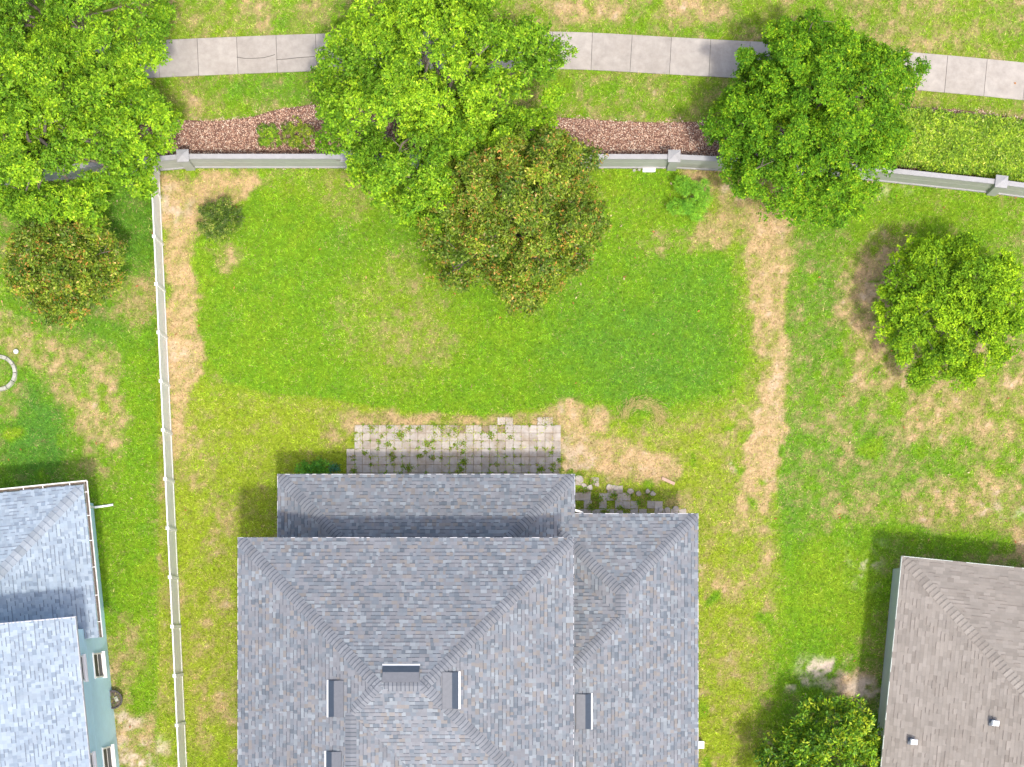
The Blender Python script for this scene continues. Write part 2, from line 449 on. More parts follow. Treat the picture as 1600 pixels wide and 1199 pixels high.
# ------------------------------------------------------------------ sidewalk
SW = [(-180, 112), (-60, 107), (95, 100), (245, 92.5), (370, 87), (500, 82), (700, 78.5), (905, 79), (1050, 88), (1190, 95), (1425, 111), (1600, 127.5), (1780, 147)]
sw_x = np.array([p[0] for p in SW]); sw_y = np.array([p[1] for p in SW])
def swc(px):
    # smooth centre line
    return float(np.mean([np.interp(px + d, sw_x, sw_y) for d in (-60, -30, 0, 30, 60)]))
walk = empty('sidewalk', P(800, 82)); tag(walk, 'pale grey concrete sidewalk of square slabs behind the boundary wall', 'sidewalk', kind='structure')
wl = Vector(walk.location)
def rel(o, pts): return [tuple(Vector(p) - Vector(o.location)) for p in pts]
jx = [248 + 61.5 * i for i in range(-7, 25)]
for a, b in zip(jx[:-1], jx[1:]):
    a2, b2 = a + .35, b - .35
    bot = []; top = []
    for t in (0, .5, 1):
        x = a2 + (b2 - a2) * t; c = swc(x); sl_ = (swc(x + 8) - swc(x - 8)) / 16
        top.append((x + 29 * sl_, c - 29)); bot.append((x - 29 * sl_, c + 29))
    ring = bot + top[::-1]
    zt = .035 + random.uniform(-.004, .004)
    m_ = MB()
    up = [P(x, y)[:2] + (zt,) for x, y in ring]; lo = [P(x, y)[:2] + (-.06,) for x, y in ring]
    m_.poly(rel(walk, up)); 
    for i in range(len(ring)):
        j = (i + 1) % len(ring)
        m_.poly(rel(walk, [lo[i], lo[j], up[j], up[i]]))
    s = m_.build('slab', M['concrete'], walk)
# joint bed under the slabs
m_ = MB(); xs = np.linspace(jx[0], jx[-1], 60)
for a, b in zip(xs[:-1], xs[1:]):
    m_.poly(rel(walk, [P(a, swc(a) + 28.5)[:2] + (.018,), P(b, swc(b) + 28.5)[:2] + (.018,), P(b, swc(b) - 28.5)[:2] + (.018,), P(a, swc(a) - 28.5)[:2] + (.018,)]))
m_.build('joint_bed', M['crack'], walk)
def crack(pts, wpx):
    m_ = MB()
    for (a, b) in zip(pts[:-1], pts[1:]):
        d = Vector((b[0] - a[0], b[1] - a[1])).normalized(); n = Vector((-d.y, d.x)) * wpx / 2
        m_.poly(rel(walk, [P(a[0] + n.x, a[1] + n.y)[:2] + (.043,), P(b[0] + n.x, b[1] + n.y)[:2] + (.043,), P(b[0] - n.x, b[1] - n.y)[:2] + (.043,), P(a[0] - n.x, a[1] - n.y)[:2] + (.043,)]))
    return m_.build('crack', M['crack'], walk)
crack([(370, 90), (382, 92), (396, 92), (412, 91), (424, 88), (430, 86)], .9)
crack([(432, 94), (448, 93), (465, 91), (480, 90), (492, 89)], .9)

# ------------------------------------------------------------------ mulch bed
MUL = [(-180, 215), (180, 205), (270, 187), (330, 190), (392, 184), (430, 172), (485, 164), (560, 170), (700, 182), (880, 184), (960, 190), (1040, 192), (1120, 190), (1250, 180), (1400, 166), (1500, 172), (1600, 186), (1780, 212),
       (1780, 330), (1549, 300), (1299, 273), (1049, 261), (298, 261), (40, 284), (-180, 306)]
m_ = MB()
m_.poly([P(x, y)[:2] + (.02,) for x, y in MUL])
mb_ = m_.build('mulch_bed', M['mulchbase']); tag(mb_, 'strip of reddish brown bark mulch along the boundary wall', 'mulch bed', kind='structure')
n = 130000
qx = RNG.uniform(-60, 1700, n); qy = RNG.uniform(160, 315, n)
edge = (vnoise(qx, qy, 14, 61, 2) - .5) * 12
keep = polysd(qx, qy + edge, MUL) < RNG.exponential(1.6, n) - 1.0
qx, qy = qx[keep], qy[keep]; n = len(qx)
ang = RNG.uniform(0, np.pi, n); tl = RNG.normal(0, .35, n); L_ = RNG.uniform(.025, .07, n); W_ = RNG.uniform(.01, .024, n)
d = np.stack([np.cos(ang) * np.cos(tl), np.sin(ang) * np.cos(tl), np.sin(tl)], 1)
s_ = np.stack([-np.sin(ang), np.cos(ang), RNG.normal(0, .4, n)], 1); s_ /= np.linalg.norm(s_, axis=1)[:, None]
c0 = np.stack([(qx - NX) / 40, (NY - qy) / 40, RNG.uniform(.03, .06, n)], 1)
V = np.stack([c0 - d * L_[:, None] / 2 - s_ * W_[:, None] / 2, c0 + d * L_[:, None] / 2 - s_ * W_[:, None] / 2,
              c0 + d * L_[:, None] / 2 + s_ * W_[:, None] / 2, c0 - d * L_[:, None] / 2 + s_ * W_[:, None] / 2], 1).reshape(-1, 3)
pal = 1.02 * np.array([(.40, .23, .16), (.28, .145, .10), (.50, .32, .23), (.60, .46, .36), (.18, .09, .065), (.43, .28, .21), (.7, .60, .5)])
cc = pal[RNG.choice(7, n, p=[.24, .18, .2, .14, .1, .1, .04])] * np.array((1.05, 1.12, 1.12)) * RNG.uniform(.85, 1.5, (n, 1))
o = link('mulch_chips', fmesh('mulch_chips', V, np.arange(4 * n).reshape(-1, 4), np.repeat(cc, 4, 0)), M['chip'])
tag(o, 'loose reddish bark chips covering the bed by the wall', 'mulch', kind='stuff')

# ------------------------------------------------------------------ boundary wall
BW = [(-215, 311), (40, 287), (298, 263.5), (549, 263.5), (800, 263.5), (1049, 264), (1299, 276.5), (1549, 303), (1800, 337)]
bw = empty('boundary_wall', P(298, 263.5)); tag(bw, 'long low grey precast wall with capped square posts along the mulch bed', 'wall')
HW = 1.40
O_ = Vector(bw.location)
for i in range(len(BW)):
    x, y, _ = P(*BW[i])
    q = Vector((x, y + .1, 0)) - O_
    a = BW[max(i - 1, 0)]; b = BW[min(i + 1, len(BW) - 1)]
    ang = -math.atan2(b[1] - a[1], b[0] - a[0])
    p_ = MB().box((q.x, q.y, HW / 2 - .03), (.36, .36, HW + .06), ang).build('post', M['wall'], bw, bevel=.012)
    cp = MB().box((q.x, q.y, HW + .03 + .03), (.47, .47, .06), ang).box((q.x, q.y, HW + .09 + .05), (.47, .47, .10), ang, top=(.02, .02))
    cp.build('post_cap', M['wallcap'], bw)
    if i + 1 < len(BW):
        x2, y2, _ = P(*BW[i + 1])
        q2 = Vector((x2, y2 + .1, 0)) - O_
        mid = (q + q2) / 2; ln = (q2 - q).length - .36; an = math.atan2(q2.y - q.y, q2.x - q.x)
        nb = Vector((math.sin(an), -math.cos(an), 0))
        for k in range(2):          # two stacked panels
            z0 = .10 + k * .60
            MB().box((mid.x, mid.y, z0 + .298), (ln, .10, .594), an).build('panel', M['wall'], bw, bevel=.01)
        MB().box((mid.x, mid.y, .045), (ln, .19, .11), an).build('base_rail', M['wallcap'], bw, bevel=.008)
        MB().box((mid.x, mid.y, HW - .045), (ln, .19, .09), an).build('cap_rail', M['wallcap'], bw, bevel=.01)

# ------------------------------------------------------------------ white fence
HF = 1.42
def fbase(py_):  # ground line of the fence in pixels
    return 250.6 + (py_ - 267) * (43.4 / 932) - 2.2
caps = [256, 294, 369.5, 444, 519.5, 595.5, 672, 748.5, 825.5, 902, 979, 1056, 1133.5, 1211, 1288]
fe = empty('vinyl_fence', P(fbase(270), 270)); tag(fe, 'white vinyl privacy fence running down the left side of the back yard', 'fence')
O_ = Vector(fe.location)
fp = []
for c in caps:
    wy = (NY - c) * (CAM_H - HF) / FPX
    py_ = NY - wy * 40
    fp.append(Vector(((fbase(py_) - NX) / 40, wy, 0)) - O_)
van = math.atan2(fp[-1].y - fp[0].y, fp[-1].x - fp[0].x)
for i, q in enumerate(fp):
    MB().box((q.x, q.y, HF / 2), (.105, .105, HF + .02), van).build('post', M['vinyl'], fe, bevel=.008)
    MB().box((q.x, q.y, HF + .025), (.13, .13, .03), van).box((q.x, q.y, HF + .065), (.125, .125, .05), van, top=(.1, .1)).build('post_cap', M['vinyl'], fe)
    if i + 1 < len(fp):
        q2 = fp[i + 1]; mid = (q + q2) / 2; ln = (q2 - q).length - .13
        MB().box((mid.x, mid.y, HF - .05), (ln, .05, .09), van).build('top_rail', M['vinyl'], fe, bevel=.006)
        MB().box((mid.x, mid.y, .07), (ln, .05, .14), van).build('bottom_rail', M['vinyl'], fe, bevel=.006)
        nb = max(2, int(round(ln / .152))); bwid = ln / nb
        m_ = MB()
        for k in range(nb):
            t = (k + .5) / nb - .5
            m_.box((mid.x + math.cos(van) * ln * t, mid.y + math.sin(van) * ln * t, HF / 2), (bwid - .006, .022, HF - .2), van)
        m_.box((mid.x, mid.y, HF / 2), (ln, .012, HF - .2), van)
        m_.build('board_panel', M['vinyl'], fe)


# ------------------------------------------------------------------ roofs
def clip_convex(poly, clip):
    """Sutherland-Hodgman; clip is CCW convex"""
    out = poly
    n = len(clip)
    for i in range(n):
        ax, ay = clip[i]; bx, by = clip[(i + 1) % n]
        ex, ey = bx - ax, by - ay
        inp = out; out = []
        if not inp: return []
        for j in range(len(inp)):
            p = inp[j]; q = inp[(j + 1) % len(inp)]
            sp = ex * (p[1] - ay) - ey * (p[0] - ax); sq = ex * (q[1] - ay) - ey * (q[0] - ax)
            if sp >= 0: out.append(p)
            if (sp >= 0) != (sq >= 0):
                t = sp / (sp - sq); out.append((p[0] + (q[0] - p[0]) * t, p[1] + (q[1] - p[1]) * t))
    return out


def area(p):
    return abs(sum(p[i][0] * p[(i + 1) % len(p)][1] - p[(i + 1) % len(p)][0] * p[i][1] for i in range(len(p)))) / 2


class Roof:
    """faces in local x,y with a plane; shingles laid in courses parallel to the eave"""
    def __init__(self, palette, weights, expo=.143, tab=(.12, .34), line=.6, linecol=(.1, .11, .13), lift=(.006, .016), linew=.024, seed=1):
        self.faces = []; self.tabs = []; self.deck = MB()
        self.pal = palette; self.wt = weights; self.expo = expo; self.tabw = tab; self.line = line; self.lc = linecol
        self.lift = lift; self.linew = linew; self.r = random.Random(seed)
    def frame(self, g):
        """g = (dz/dx, dz/dy): returns U (along eave), Vv (up slope), N"""
        gx_, gy_ = g; p = math.hypot(gx_, gy_)
        V_ = Vector((gx_ / p, gy_ / p, p)).normalized()
        N_ = Vector((-gx_, -gy_, 1)).normalized()
        U_ = V_.cross(N_)
        return U_, V_, N_
    def face(self, pts, z0, org, g, shingled=True):
        """pts 2D polygon; plane z = z0 + g.(xy-org)"""
        P3 = [Vector((x, y, z0 + g[0] * (x - org[0]) + g[1] * (y - org[1]))) for x, y in pts]
        U_, V_, N_ = self.frame(g)
        O3 = Vector((org[0], org[1], z0))
        self.deck.poly([p - N_ * .004 for p in P3]); self.deck.poly([p - N_ * .05 for p in P3][::-1])
        if not shingled: return
        uv = [((p - O3).dot(U_), (p - O3).dot(V_)) for p in P3]
        s = sum(uv[i][0] * uv[(i + 1) % len(uv)][1] - uv[(i + 1) % len(uv)][0] * uv[i][1] for i in range(len(uv)))
        if s < 0: uv = uv[::-1]
        u0 = min(p[0] for p in uv) - .3; u1 = max(p[0] for p in uv) + .3
        v0 = min(p[1] for p in uv); v1 = max(p[1] for p in uv)
        r = self.r; ex = self.expo
        k = math.floor(v0 / ex - .01)
        while k * ex < v1:
            a, b = k * ex, (k + 1) * ex
            u = u0 - r.random() * .3
            while u < u1:
                wd = r.uniform(*self.tabw)
                pc = clip_convex([(u, a), (u + wd, a), (u + wd, b), (u, b)], uv)
                if len(pc) > 2 and area(pc) > .0004:
                    col = r.choices(self.pal, self.wt)[0]
                    f = r.uniform(.9, 1.1); col = tuple(c * f for c in col)
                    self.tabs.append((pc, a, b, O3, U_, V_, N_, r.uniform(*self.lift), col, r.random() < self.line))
                u += wd
            k += 1
    def emit(self, tab, mb):
        pc, a, b, O3, U_, V_, N_, lf, col, dark = tab
        def pt(p, w_=0): return O3 + U_ * p[0] + V_ * p[1] + N_ * w_
        hgt = lambda v: .006 + lf * (b - v) / (b - a)
        mb.poly([pt(p, hgt(p[1])) for p in pc], col)
        low = sorted([p for p in pc if p[1] < a + 1e-4])
        if len(low) >= 2:
            p, q = low[0], low[-1]
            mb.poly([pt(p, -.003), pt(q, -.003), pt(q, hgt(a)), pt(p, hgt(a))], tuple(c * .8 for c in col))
            if dark:   # printed band, carrying the butt's shadow line as dark colour, on the course below
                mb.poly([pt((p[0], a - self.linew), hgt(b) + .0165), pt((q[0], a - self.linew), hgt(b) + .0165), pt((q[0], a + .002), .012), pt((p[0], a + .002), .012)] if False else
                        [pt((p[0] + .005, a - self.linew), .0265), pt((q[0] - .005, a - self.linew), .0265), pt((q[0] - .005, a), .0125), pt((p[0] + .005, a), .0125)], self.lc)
    def build(self, house, single=300, deckmat='deck', fascia=None):
        roof = self.deck.build('roof', M[deckmat], house)
        ts = self.tabs
        if single:
            ordr = sorted(range(len(ts)), key=lambda i: -area(ts[i][0]))[:single]
            sel = set(ordr)
        else: sel = set()
        mb = MB()
        for i, t in enumerate(ts):
            if i in sel:
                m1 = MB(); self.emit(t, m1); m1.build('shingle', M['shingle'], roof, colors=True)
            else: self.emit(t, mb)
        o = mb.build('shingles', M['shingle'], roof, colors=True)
        tag(o, kind='stuff')
        return roof
    def caps(self, roof, a, b, g1, g2, cols, step=.14, half=.2, lift=.02, name='ridge_cap_shingle', jitter=0.0, trim=True):
        """cap shingles folded over the line from a (low) to b (high); g1,g2 plane gradients on either side"""
        a, b = Vector(a), Vector(b); d = (b - a); ln = d.length; d.normalize()
        sides = []
        for g in (g1, g2):
            N_ = Vector((-g[0], -g[1], 1)).normalized(); s = N_.cross(d).normalized()
            sides.append((s, N_))
        # outward direction of each side: the one that goes away from the other plane
        (s1, N1), (s2, N2) = sides
        if s1.dot(N2) > 0: s1 = -s1
        if s2.dot(N1) > 0: s2 = -s2
        # s points downward away; keep z lower
        Nm = (N1 + N2).normalized()
        n = int(ln / step)
        for i in range(n + 1):
            t0 = i * step; t1 = min(t0 + step * 1.25, ln + .03)
            if t0 > ln - .03: break
            m1 = MB(); col = self.r.choices(*cols)[0]; f = self.r.uniform(.92, 1.08); col = tuple(c * f for c in col)
            h0, h1 = lift + .014, lift - .004
            pa, pb = a + d * t0, a + d * t1
            j = self.r.uniform(-jitter, jitter)
            for s, N_ in ((s1, N1), (s2, N2)):
                w_ = min(half, .03 + t0 * .62) + j if trim else half + j
                q = [pa + Nm * h0, pb + Nm * h1, pb + s * w_ + N_ * (h1), pa + s * w_ + N_ * (h0)]
                m1.poly(q, col)
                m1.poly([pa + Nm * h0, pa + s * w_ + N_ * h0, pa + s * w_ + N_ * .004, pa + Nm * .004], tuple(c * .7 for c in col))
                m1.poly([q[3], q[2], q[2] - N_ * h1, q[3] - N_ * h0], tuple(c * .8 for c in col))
                # shadow line put in as a dark colour strip just below this butt
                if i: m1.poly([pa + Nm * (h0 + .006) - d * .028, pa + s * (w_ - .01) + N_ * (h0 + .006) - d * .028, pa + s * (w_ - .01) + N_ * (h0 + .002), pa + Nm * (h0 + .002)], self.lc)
            m1.build(name, M['shingle'], roof, colors=True)


def eave_boards(parent, segs, z, name='fascia', m_='fascia', h=.17, t=.03):
    for (x0, y0), (x1, y1) in segs:
        d = Vector((x1 - x0, y1 - y0)); an = math.atan2(d.y, d.x)
        n_ = Vector((math.sin(an), -math.cos(an)))
        MB().box(((x0 + x1) / 2 + n_.x * t / 2, (y0 + y1) / 2 + n_.y * t / 2, z - h / 2 + .0), (d.length + t * 1.5, t, h), an).build(name, M[m_], parent, bevel=.004)


H0, H1, PT = 2.97, 5.94, 0.42
# ---- main house
PALM = [(.186, .210, .238), (.206, .216, .236), (.240, .268, .292), (.158, .182, .210), (.222, .212, .206), (.134, .157, .184), (.198, .207, .227)]
WTM = [.22, .24, .16, .12, .12, .05, .2]
CAPM = ([(.194, .208, .231), (.18, .194, .218), (.204, .218, .241), (.19, .20, .217)], [3, 2, 2, 1])
main = empty('main_house', (0, 0, 0)); tag(main, 'house with multi-level grey blue shingled hip roof and dark roof vents, behind the patio', 'house')
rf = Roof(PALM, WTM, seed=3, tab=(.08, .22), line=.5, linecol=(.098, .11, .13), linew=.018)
xE = P(1090, 0, H0)[0]; yN1 = P(0, 803.5, H0)[1]; xBe = P(897.5, 0, H0)[0]; yNb = P(0, 742, H0)[1]; xBw = P(434.5, 0, H0)[0]
xUw = P(372.5, 0, H1)[0]; xUe = P(895.5, 0, H1)[0]; yU = P(0, 841, H1)[1]
yw = yU - .4; xw = xUe - .4; YS = -11.5
# lower level
d_ = yNb - yw
rf.face([(xBw, yNb), (xBw + d_, yw), (xBe - d_, yw), (xBe, yNb)], H0, (xBw, yNb), (0, -PT))
rf.face([(xBw, yNb), (xBw, yw), (xBw + d_, yw)], H0, (xBw, yNb), (PT, 0))
dv = yN1 - yw
t_ = xE - (970 - NX) * (CAM_H - 4.2) / FPX
xr = xE - t_; yr = yN1 - t_; zr = H0 + PT * t_
yr2 = P(0, 966, zr)[1]; yN2 = yr2 + t_
# hip of N1 and W face meets valley of back roof at Q
yh = yN1 - t_ + xr - xw
aQ = ((PT * (t_ - (xr - xw))) - PT * (xBe - xw)) / (2 * PT)
xQ, yQ = xw - aQ, yh + aQ
yq_ = yNb - (xBe - xQ)
rf.face([(xQ, yq_), (xBe - d_, yw), (xQ, yw)], H0, (xBe, yNb), (-PT, 0))
rf.face([(xBe, yNb), (xQ, yq_), (xQ, yQ), (xBe, yN1)], H0, (xBe, yNb), (-PT, 0))
rf.face([(xBe, yN1), (xQ, yQ), (xr, yr), (xE, yN1)], H0, (xE, yN1), (0, -PT))
yQ2 = yN2 - t_ + xr - xQ
rf.face([(xr, yr), (xQ, yQ), (xQ, yQ2), (xr, yr2)], zr, (xr, yr), (PT, 0))
xw2 = xw - .15
yh2 = yN2 - (xE - xw2); yv2 = yN2 - t_ + xr - xw2
rf.face([(xr, yr2), (xw2, yv2), (xw2, yh2)], zr, (xr, yr2), (0, -PT))
gE = (-PT, 0)
rf.face([(xE, yN1), (xr, yr), (xr, yr2), (xE, yr2)], H0, (xE, yN1), gE)
rf.face([(xE, yr2), (xr, yr2), (xw2, yh2), (xE, yh2)], H0, (xE, yN1), gE)
rf.face([(xE, yh2), (xw2, yh2), (xw2, YS), (xE, YS)], H0, (xE, yN1), gE)
# upper level
xR1 = None
T = 5.2
for _ in range(20):
    T = (590 - NX) * (CAM_H - (H1 + PT * T)) / FPX - xUw
zR = H1 + PT * T; yR = yU - T; xR1 = xUw + T; xR2 = xUe - T
s_g = 1.0
for _ in range(20):
    s_g = xR1 - (548 - NX) * (CAM_H - (zR - PT * s_g)) / FPX
xg, yg, zg = xR1 - s_g, yR - s_g, zR - PT * s_g
ySe = yR - T; a_ = T - s_g
rf.face([(xUw, yU), (xR1, yR), (xR2, yR), (xUe, yU)], H1, (xUw, yU), (0, -PT))
rf.face([(xUw, yU), (xUw, yg), (xg, yg), (xR1, yR)], H1, (xUw, yU), (PT, 0))
rf.face([(xUw, yg), (xUw, YS), (xg, YS), (xg, yg)], H1, (xUw, yU), (PT, 0))
rf.face([(xUe, yU), (xR2, yR), (xUe, ySe)], H1, (xUe, yU), (-PT, 0))
rf.face([(xR1, yR), (xg, yg), (xg + a_, ySe), (xUe, ySe), (xR2, yR)], zR, (xR1, yR), (0, PT))
rf.face([(xg, yg), (xg, YS), (xg + a_, YS), (xg + a_, ySe)], zg, (xg, yg), (-PT, 0))
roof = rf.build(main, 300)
# ridge and hip caps
W_, E_, N_g, S_g = (PT, 0), (-PT, 0), (0, -PT), (0, PT)
zwb = H0 + PT * d_
zQ = H0 + PT * (yN1 - yQ)
for a, b, g1, g2 in (
        ((xUw, yU, H1), (xR1, yR, zR), N_g, W_), ((xUe, yU, H1), (xR2, yR, zR), N_g, E_),
        ((xg, yg, zg), (xR1, yR, zR), S_g, W_), ((xUe, ySe, H1), (xR2, yR, zR), S_g, E_),
        ((xg, YS, zg), (xg, yg, zg), W_, E_), ((xR1 + .1, yR, zR), (xR2 - .05, yR, zR), N_g, S_g),
        ((xBw, yNb, H0), (xBw + d_, yw, zwb), N_g, W_), ((xBe, yNb, H0), (xBe - d_, yw, zwb), N_g, E_),
        ((xE, yN1, H0), (xr, yr, zr), N_g, E_), ((xQ, yQ, zQ), (xr, yr, zr), N_g, W_),
        ((xr, yr2, zr), (xr, yr, zr), W_, E_), ((xr, yr2, zr), (xw2, yh2, H0 + PT * (xE - xw2)), N_g, E_)):
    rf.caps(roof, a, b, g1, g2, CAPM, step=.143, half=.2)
# walls and fascia
def wallbox(parent, x0, x1, y0, y1, z1, m_, name='wall'):
    """four wall slabs"""
    for (a, b, c, d) in ((x0, x1, y1 - .1, y1), (x0, x1, y0, y0 + .1), (x0, x0 + .1, y0 + .1, y1 - .1), (x1 - .1, x1, y0 + .1, y1 - .1)):
        MB().box(((a + b) / 2, (c + d) / 2, z1 / 2 - .05), (b - a, d - c, z1 + .1), 0).build(name, M[m_], parent)
wallbox(main, xUw + .4, xw, YS + .3, yw, H1 + .1, 'stucco')
wallbox(main, xBw + .4, xBe - .4, yw + .002, yNb - .4, H0 + .05, 'stucco')
wallbox(main, xw + .002, xE - .4, YS + .3, yN1 - .4, H0 + .05, 'stucco')
eave_boards(main, [((xBe, yNb), (xBw, yNb)), ((xBw, yNb), (xBw, yw)), ((xE, yN1), (xBe, yN1)), ((xBe, yN1 + .1), (xBe, yNb)), ((xE, YS), (xE, yN1))], H0 + .012)
eave_boards(main, [((xUe, yU), (xUw, yU)), ((xUw, yU), (xUw, YS)), ((xUe, ySe), (xUe, yU))], H1 + .012)
# soffits
MB().box(((xBw + xBe) / 2, yNb - .2, H0 - .14), (xBe - xBw, .4, .02)).build('soffit', M['trim'], main)
MB().box(((xUw + xUe) / 2, yU - .2, H1 - .14), (xUe - xUw, .4, .02)).build('soffit', M['trim'], main)
MB().box((xE - .2, (YS + yN1) / 2, H0 - .14), (.4, yN1 - YS, .02)).build('soffit', M['trim'], main)
# short white downspout elbow in the inner corner
MB().tube([(xBe - .02, yN1 + .16, H0 - .05), (xBe + .12, yN1 + .13, H0 - .1), (xBe + .3, yN1 + .06, H0 - .16), (xBe + .3, yN1 - .05, H0 - .5), (xBe + .3, yN1 - .35, H0 - .7)], [.045] * 5, 8).build('downspout', M['trim'], main)


def on_plane(px, py, z0, org, g):
    z = z0
    for _ in range(30):
        x, y, _z = P(px, py, z); z = z0 + g[0] * (x - org[0]) + g[1] * (y - org[1])
    return Vector((x, y, z))
def roof_vent(px, py, z0, org, g, parent, ln=1.28, wd=.60):
    c = on_plane(px, py, z0, org, g)
    U_, V_, N_ = rf.frame(g)
    def pt(u, v, n_): return c + U_ * u + V_ * v + N_ * (n_ + .02)
    h = ln / 2; k = .12
    v0, v1, v2 = -wd / 2, -wd / 2 + .27, wd / 2
    vt = empty('roof_vent', (0, 0, 0)); vt.parent = parent
    m_ = MB()
    prof = [(v0, .0), (v0 + .01, .05), (v1, k), (v2, .035), (v2, .0)]
    m_.poly([pt(-h, *prof[0]), pt(h, *prof[0]), pt(h, *prof[1]), pt(-h, *prof[1])])
    m_.poly([pt(-h, *prof[1]), pt(h, *prof[1]), pt(h - .02, *prof[2]), pt(-h + .02, *prof[2])])
    m_.build('hood_front', M['vent'], vt)
    m_ = MB()
    m_.poly([pt(-h + .02, *prof[2]), pt(h - .02, *prof[2]), pt(h, *prof[3]), pt(-h, *prof[3])])
    m_.poly([pt(-h, *prof[3]), pt(h, *prof[3]), pt(h, *prof[4]), pt(-h, *prof[4])])
    for s in (-1, 1):
        q = [pt(s * h, *prof[0]), pt(s * h, *prof[1]), pt(s * (h - .02), *prof[2]), pt(s * h, *prof[3]), pt(s * h, *prof[4])]
        m_.poly(q if s < 0 else q[::-1])
    m_.build('hood_top', M['venttop'], vt)
    m_ = MB(); m_.poly([pt(-h - .01, v0 - .075, .012), pt(h + .01, v0 - .075, .012), pt(h + .01, v0 + .01, .03), pt(-h - .01, v0 + .01, .03)])
    m_.build('flange', M['plastic'], vt)
    return vt
roof_vent(626.5, 1054, H1, (xUw, yU), N_g, roof)
roof_vent(526, 1092, H1, (xUw, yU), W_, roof)
roof_vent(703, 1079, H1, (xUe, yU), E_, roof)
roof_vent(911, 1112, H0, (xE, yN1), E_, roof)
roof_vent(522.5, 1203, H1, (xUw, yU), W_, roof)

# ---- left house (rotated)
AL = R(5.7)
c0 = P(130, 758, H0)
left = empty('blue_house', (c0[0], c0[1], 0), AL); tag(left, 'two-storey pale blue house with light blue-grey roof left of the white fence', 'house')
PALL = [(.29, .355, .425), (.255, .315, .385), (.33, .395, .46), (.215, .27, .335), (.305, .368, .437)]
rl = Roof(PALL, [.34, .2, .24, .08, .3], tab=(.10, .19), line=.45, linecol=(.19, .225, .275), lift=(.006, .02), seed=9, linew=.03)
RL_ = 5.34
rl.face([(0, 0), (-9, 0), (-9, -RL_), (-RL_, -RL_)], H0, (0, 0), (0, -PT))
rl.face([(0, 0), (-RL_, -RL_), (0, -RL_)], H0, (0, 0), (-PT, 0))
rl.face([(0, -RL_), (-.45, -RL_), (-.45, -5.72), (0, -5.72)], H0, (0, 0), (-PT, 0))
rl.face([(.02, -4.94), (-8, -4.94), (-8, -15), (.02, -15)], H1, (.02, -4.94), (-PT, 0))
lroof = rl.build(left, 0)
CAPL = ([(.285, .325, .37), (.26, .298, .335), (.31, .348, .392)], [2, 1, 1])
rl.caps(lroof, (0, 0, H0), (-RL_, -RL_, H0 + PT * RL_), (0, -PT), (-PT, 0), CAPL, step=.25, half=.2, lift=.018)
wallbox(left, -9, -.47, -15, -.45, H0 + .05, 'bluewall', 'lower_wall')
MB().box((-4.735, -10.3, H1 / 2 + 1.45), (8.53 - .004, 9.9, H1 - 2.85), 0).build('upper_wall', M['bluewall'], left)
# gable end triangle wall under the upper roof
g_ = MB(); g_.poly([(-.47, -5.35, H1 - .05), (-8, -5.35, H1 - .05), (-8, -5.35, H1 + 3.7), (-.47, -5.35, H1 + .1)]); g_.build('gable_wall', M['bluewall'], left)
eave_boards(left, [((.02, -15), (.02, -4.94)), ], H1 + .012)
r_ = MB()
for a, b in (((.03, -4.93), (-8, -4.93)),):
    z0, z1 = H1 + .015, H1 + .015 + 8 * PT
    r_.poly([(a[0], a[1], z0), (b[0], b[1], z1), (b[0], b[1], z1 - .2), (a[0], a[1], z0 - .2)]); r_.poly([(a[0], a[1] - .04, z0), (b[0], b[1] - .04, z1), (b[0], b[1], z1), (a[0], a[1], z0)])
r_.build('rake_board', M['fascia'], left)
# gutters with hangers
def gutter(parent, a, b, z, side, hangers):
    d = Vector((b[0] - a[0], b[1] - a[1])); L_ = d.length; d.normalize()
    n_ = Vector(side)
    prof = [(0.0, .0), (0.0, -.10), (.09, -.10), (.115, -.02), (.125, .0), (.135, .0), (.125, -.03), (.095, -.115), (-.004, -.115)]
    m_ = MB()
    for i in range(len(prof) - 1):
        (o0, h0), (o1, h1) = prof[i], prof[i + 1]
        A0 = (a[0] + n_.x * o0, a[1] + n_.y * o0, z + h0); A1 = (a[0] + n_.x * o1, a[1] + n_.y * o1, z + h1)
        B0 = (b[0] + n_.x * o0, b[1] + n_.y * o0, z + h0); B1 = (b[0] + n_.x * o1, b[1] + n_.y * o1, z + h1)
        m_.poly([A0, B0, B1, A1])
    # rolled front lip
    m_.tube([(a[0] + n_.x * .125, a[1] + n_.y * .125, z + .005), (b[0] + n_.x * .125, b[1] + n_.y * .125, z + .005)], [.022, .022], 6)
    g = m_.build('gutter', M['trim'], parent)
    MB().poly([(a[0] + n_.x * .004, a[1] + n_.y * .004, z - .075), (b[0] + n_.x * .004, b[1] + n_.y * .004, z - .075), (b[0] + n_.x * .1, b[1] + n_.y * .1, z - .07), (a[0] + n_.x * .1, a[1] + n_.y * .1, z - .07)]).build('gutter_debris', M['gutterdirt'], g)
    for t in hangers:
        c = Vector((a[0], a[1])) + d * (L_ * t)
        MB().box((c.x + n_.x * .06, c.y + n_.y * .06, z + .006), (.13 if abs(n_.x) > .5 else .03, .03 if abs(n_.x) > .5 else .13, .012)).build('hanger', M['trim'], g)
    return g
gutter(left, (-9, .03), (.14, .03), H0 - .01, (0, 1), [.45, .62, .74, .82, .93])
gutter(left, (.03, -5.72), (.03, .14), H0 - .01, (1, 0), [.1, .27, .45, .62, .78, .93])
# downspout at the corner with its kick-out
MB().tube([(.09, -.62, H0 - .1), (.09, -.62, H0 - .25), (-.38, -.62, H0 - .5), (-.40, -.62, .4), (-.38, -.62, .14), (.1, -.6, .1), (.32, -.58, .07)], [.045] * 7, 8).build('downspout', M['plastic'], left)
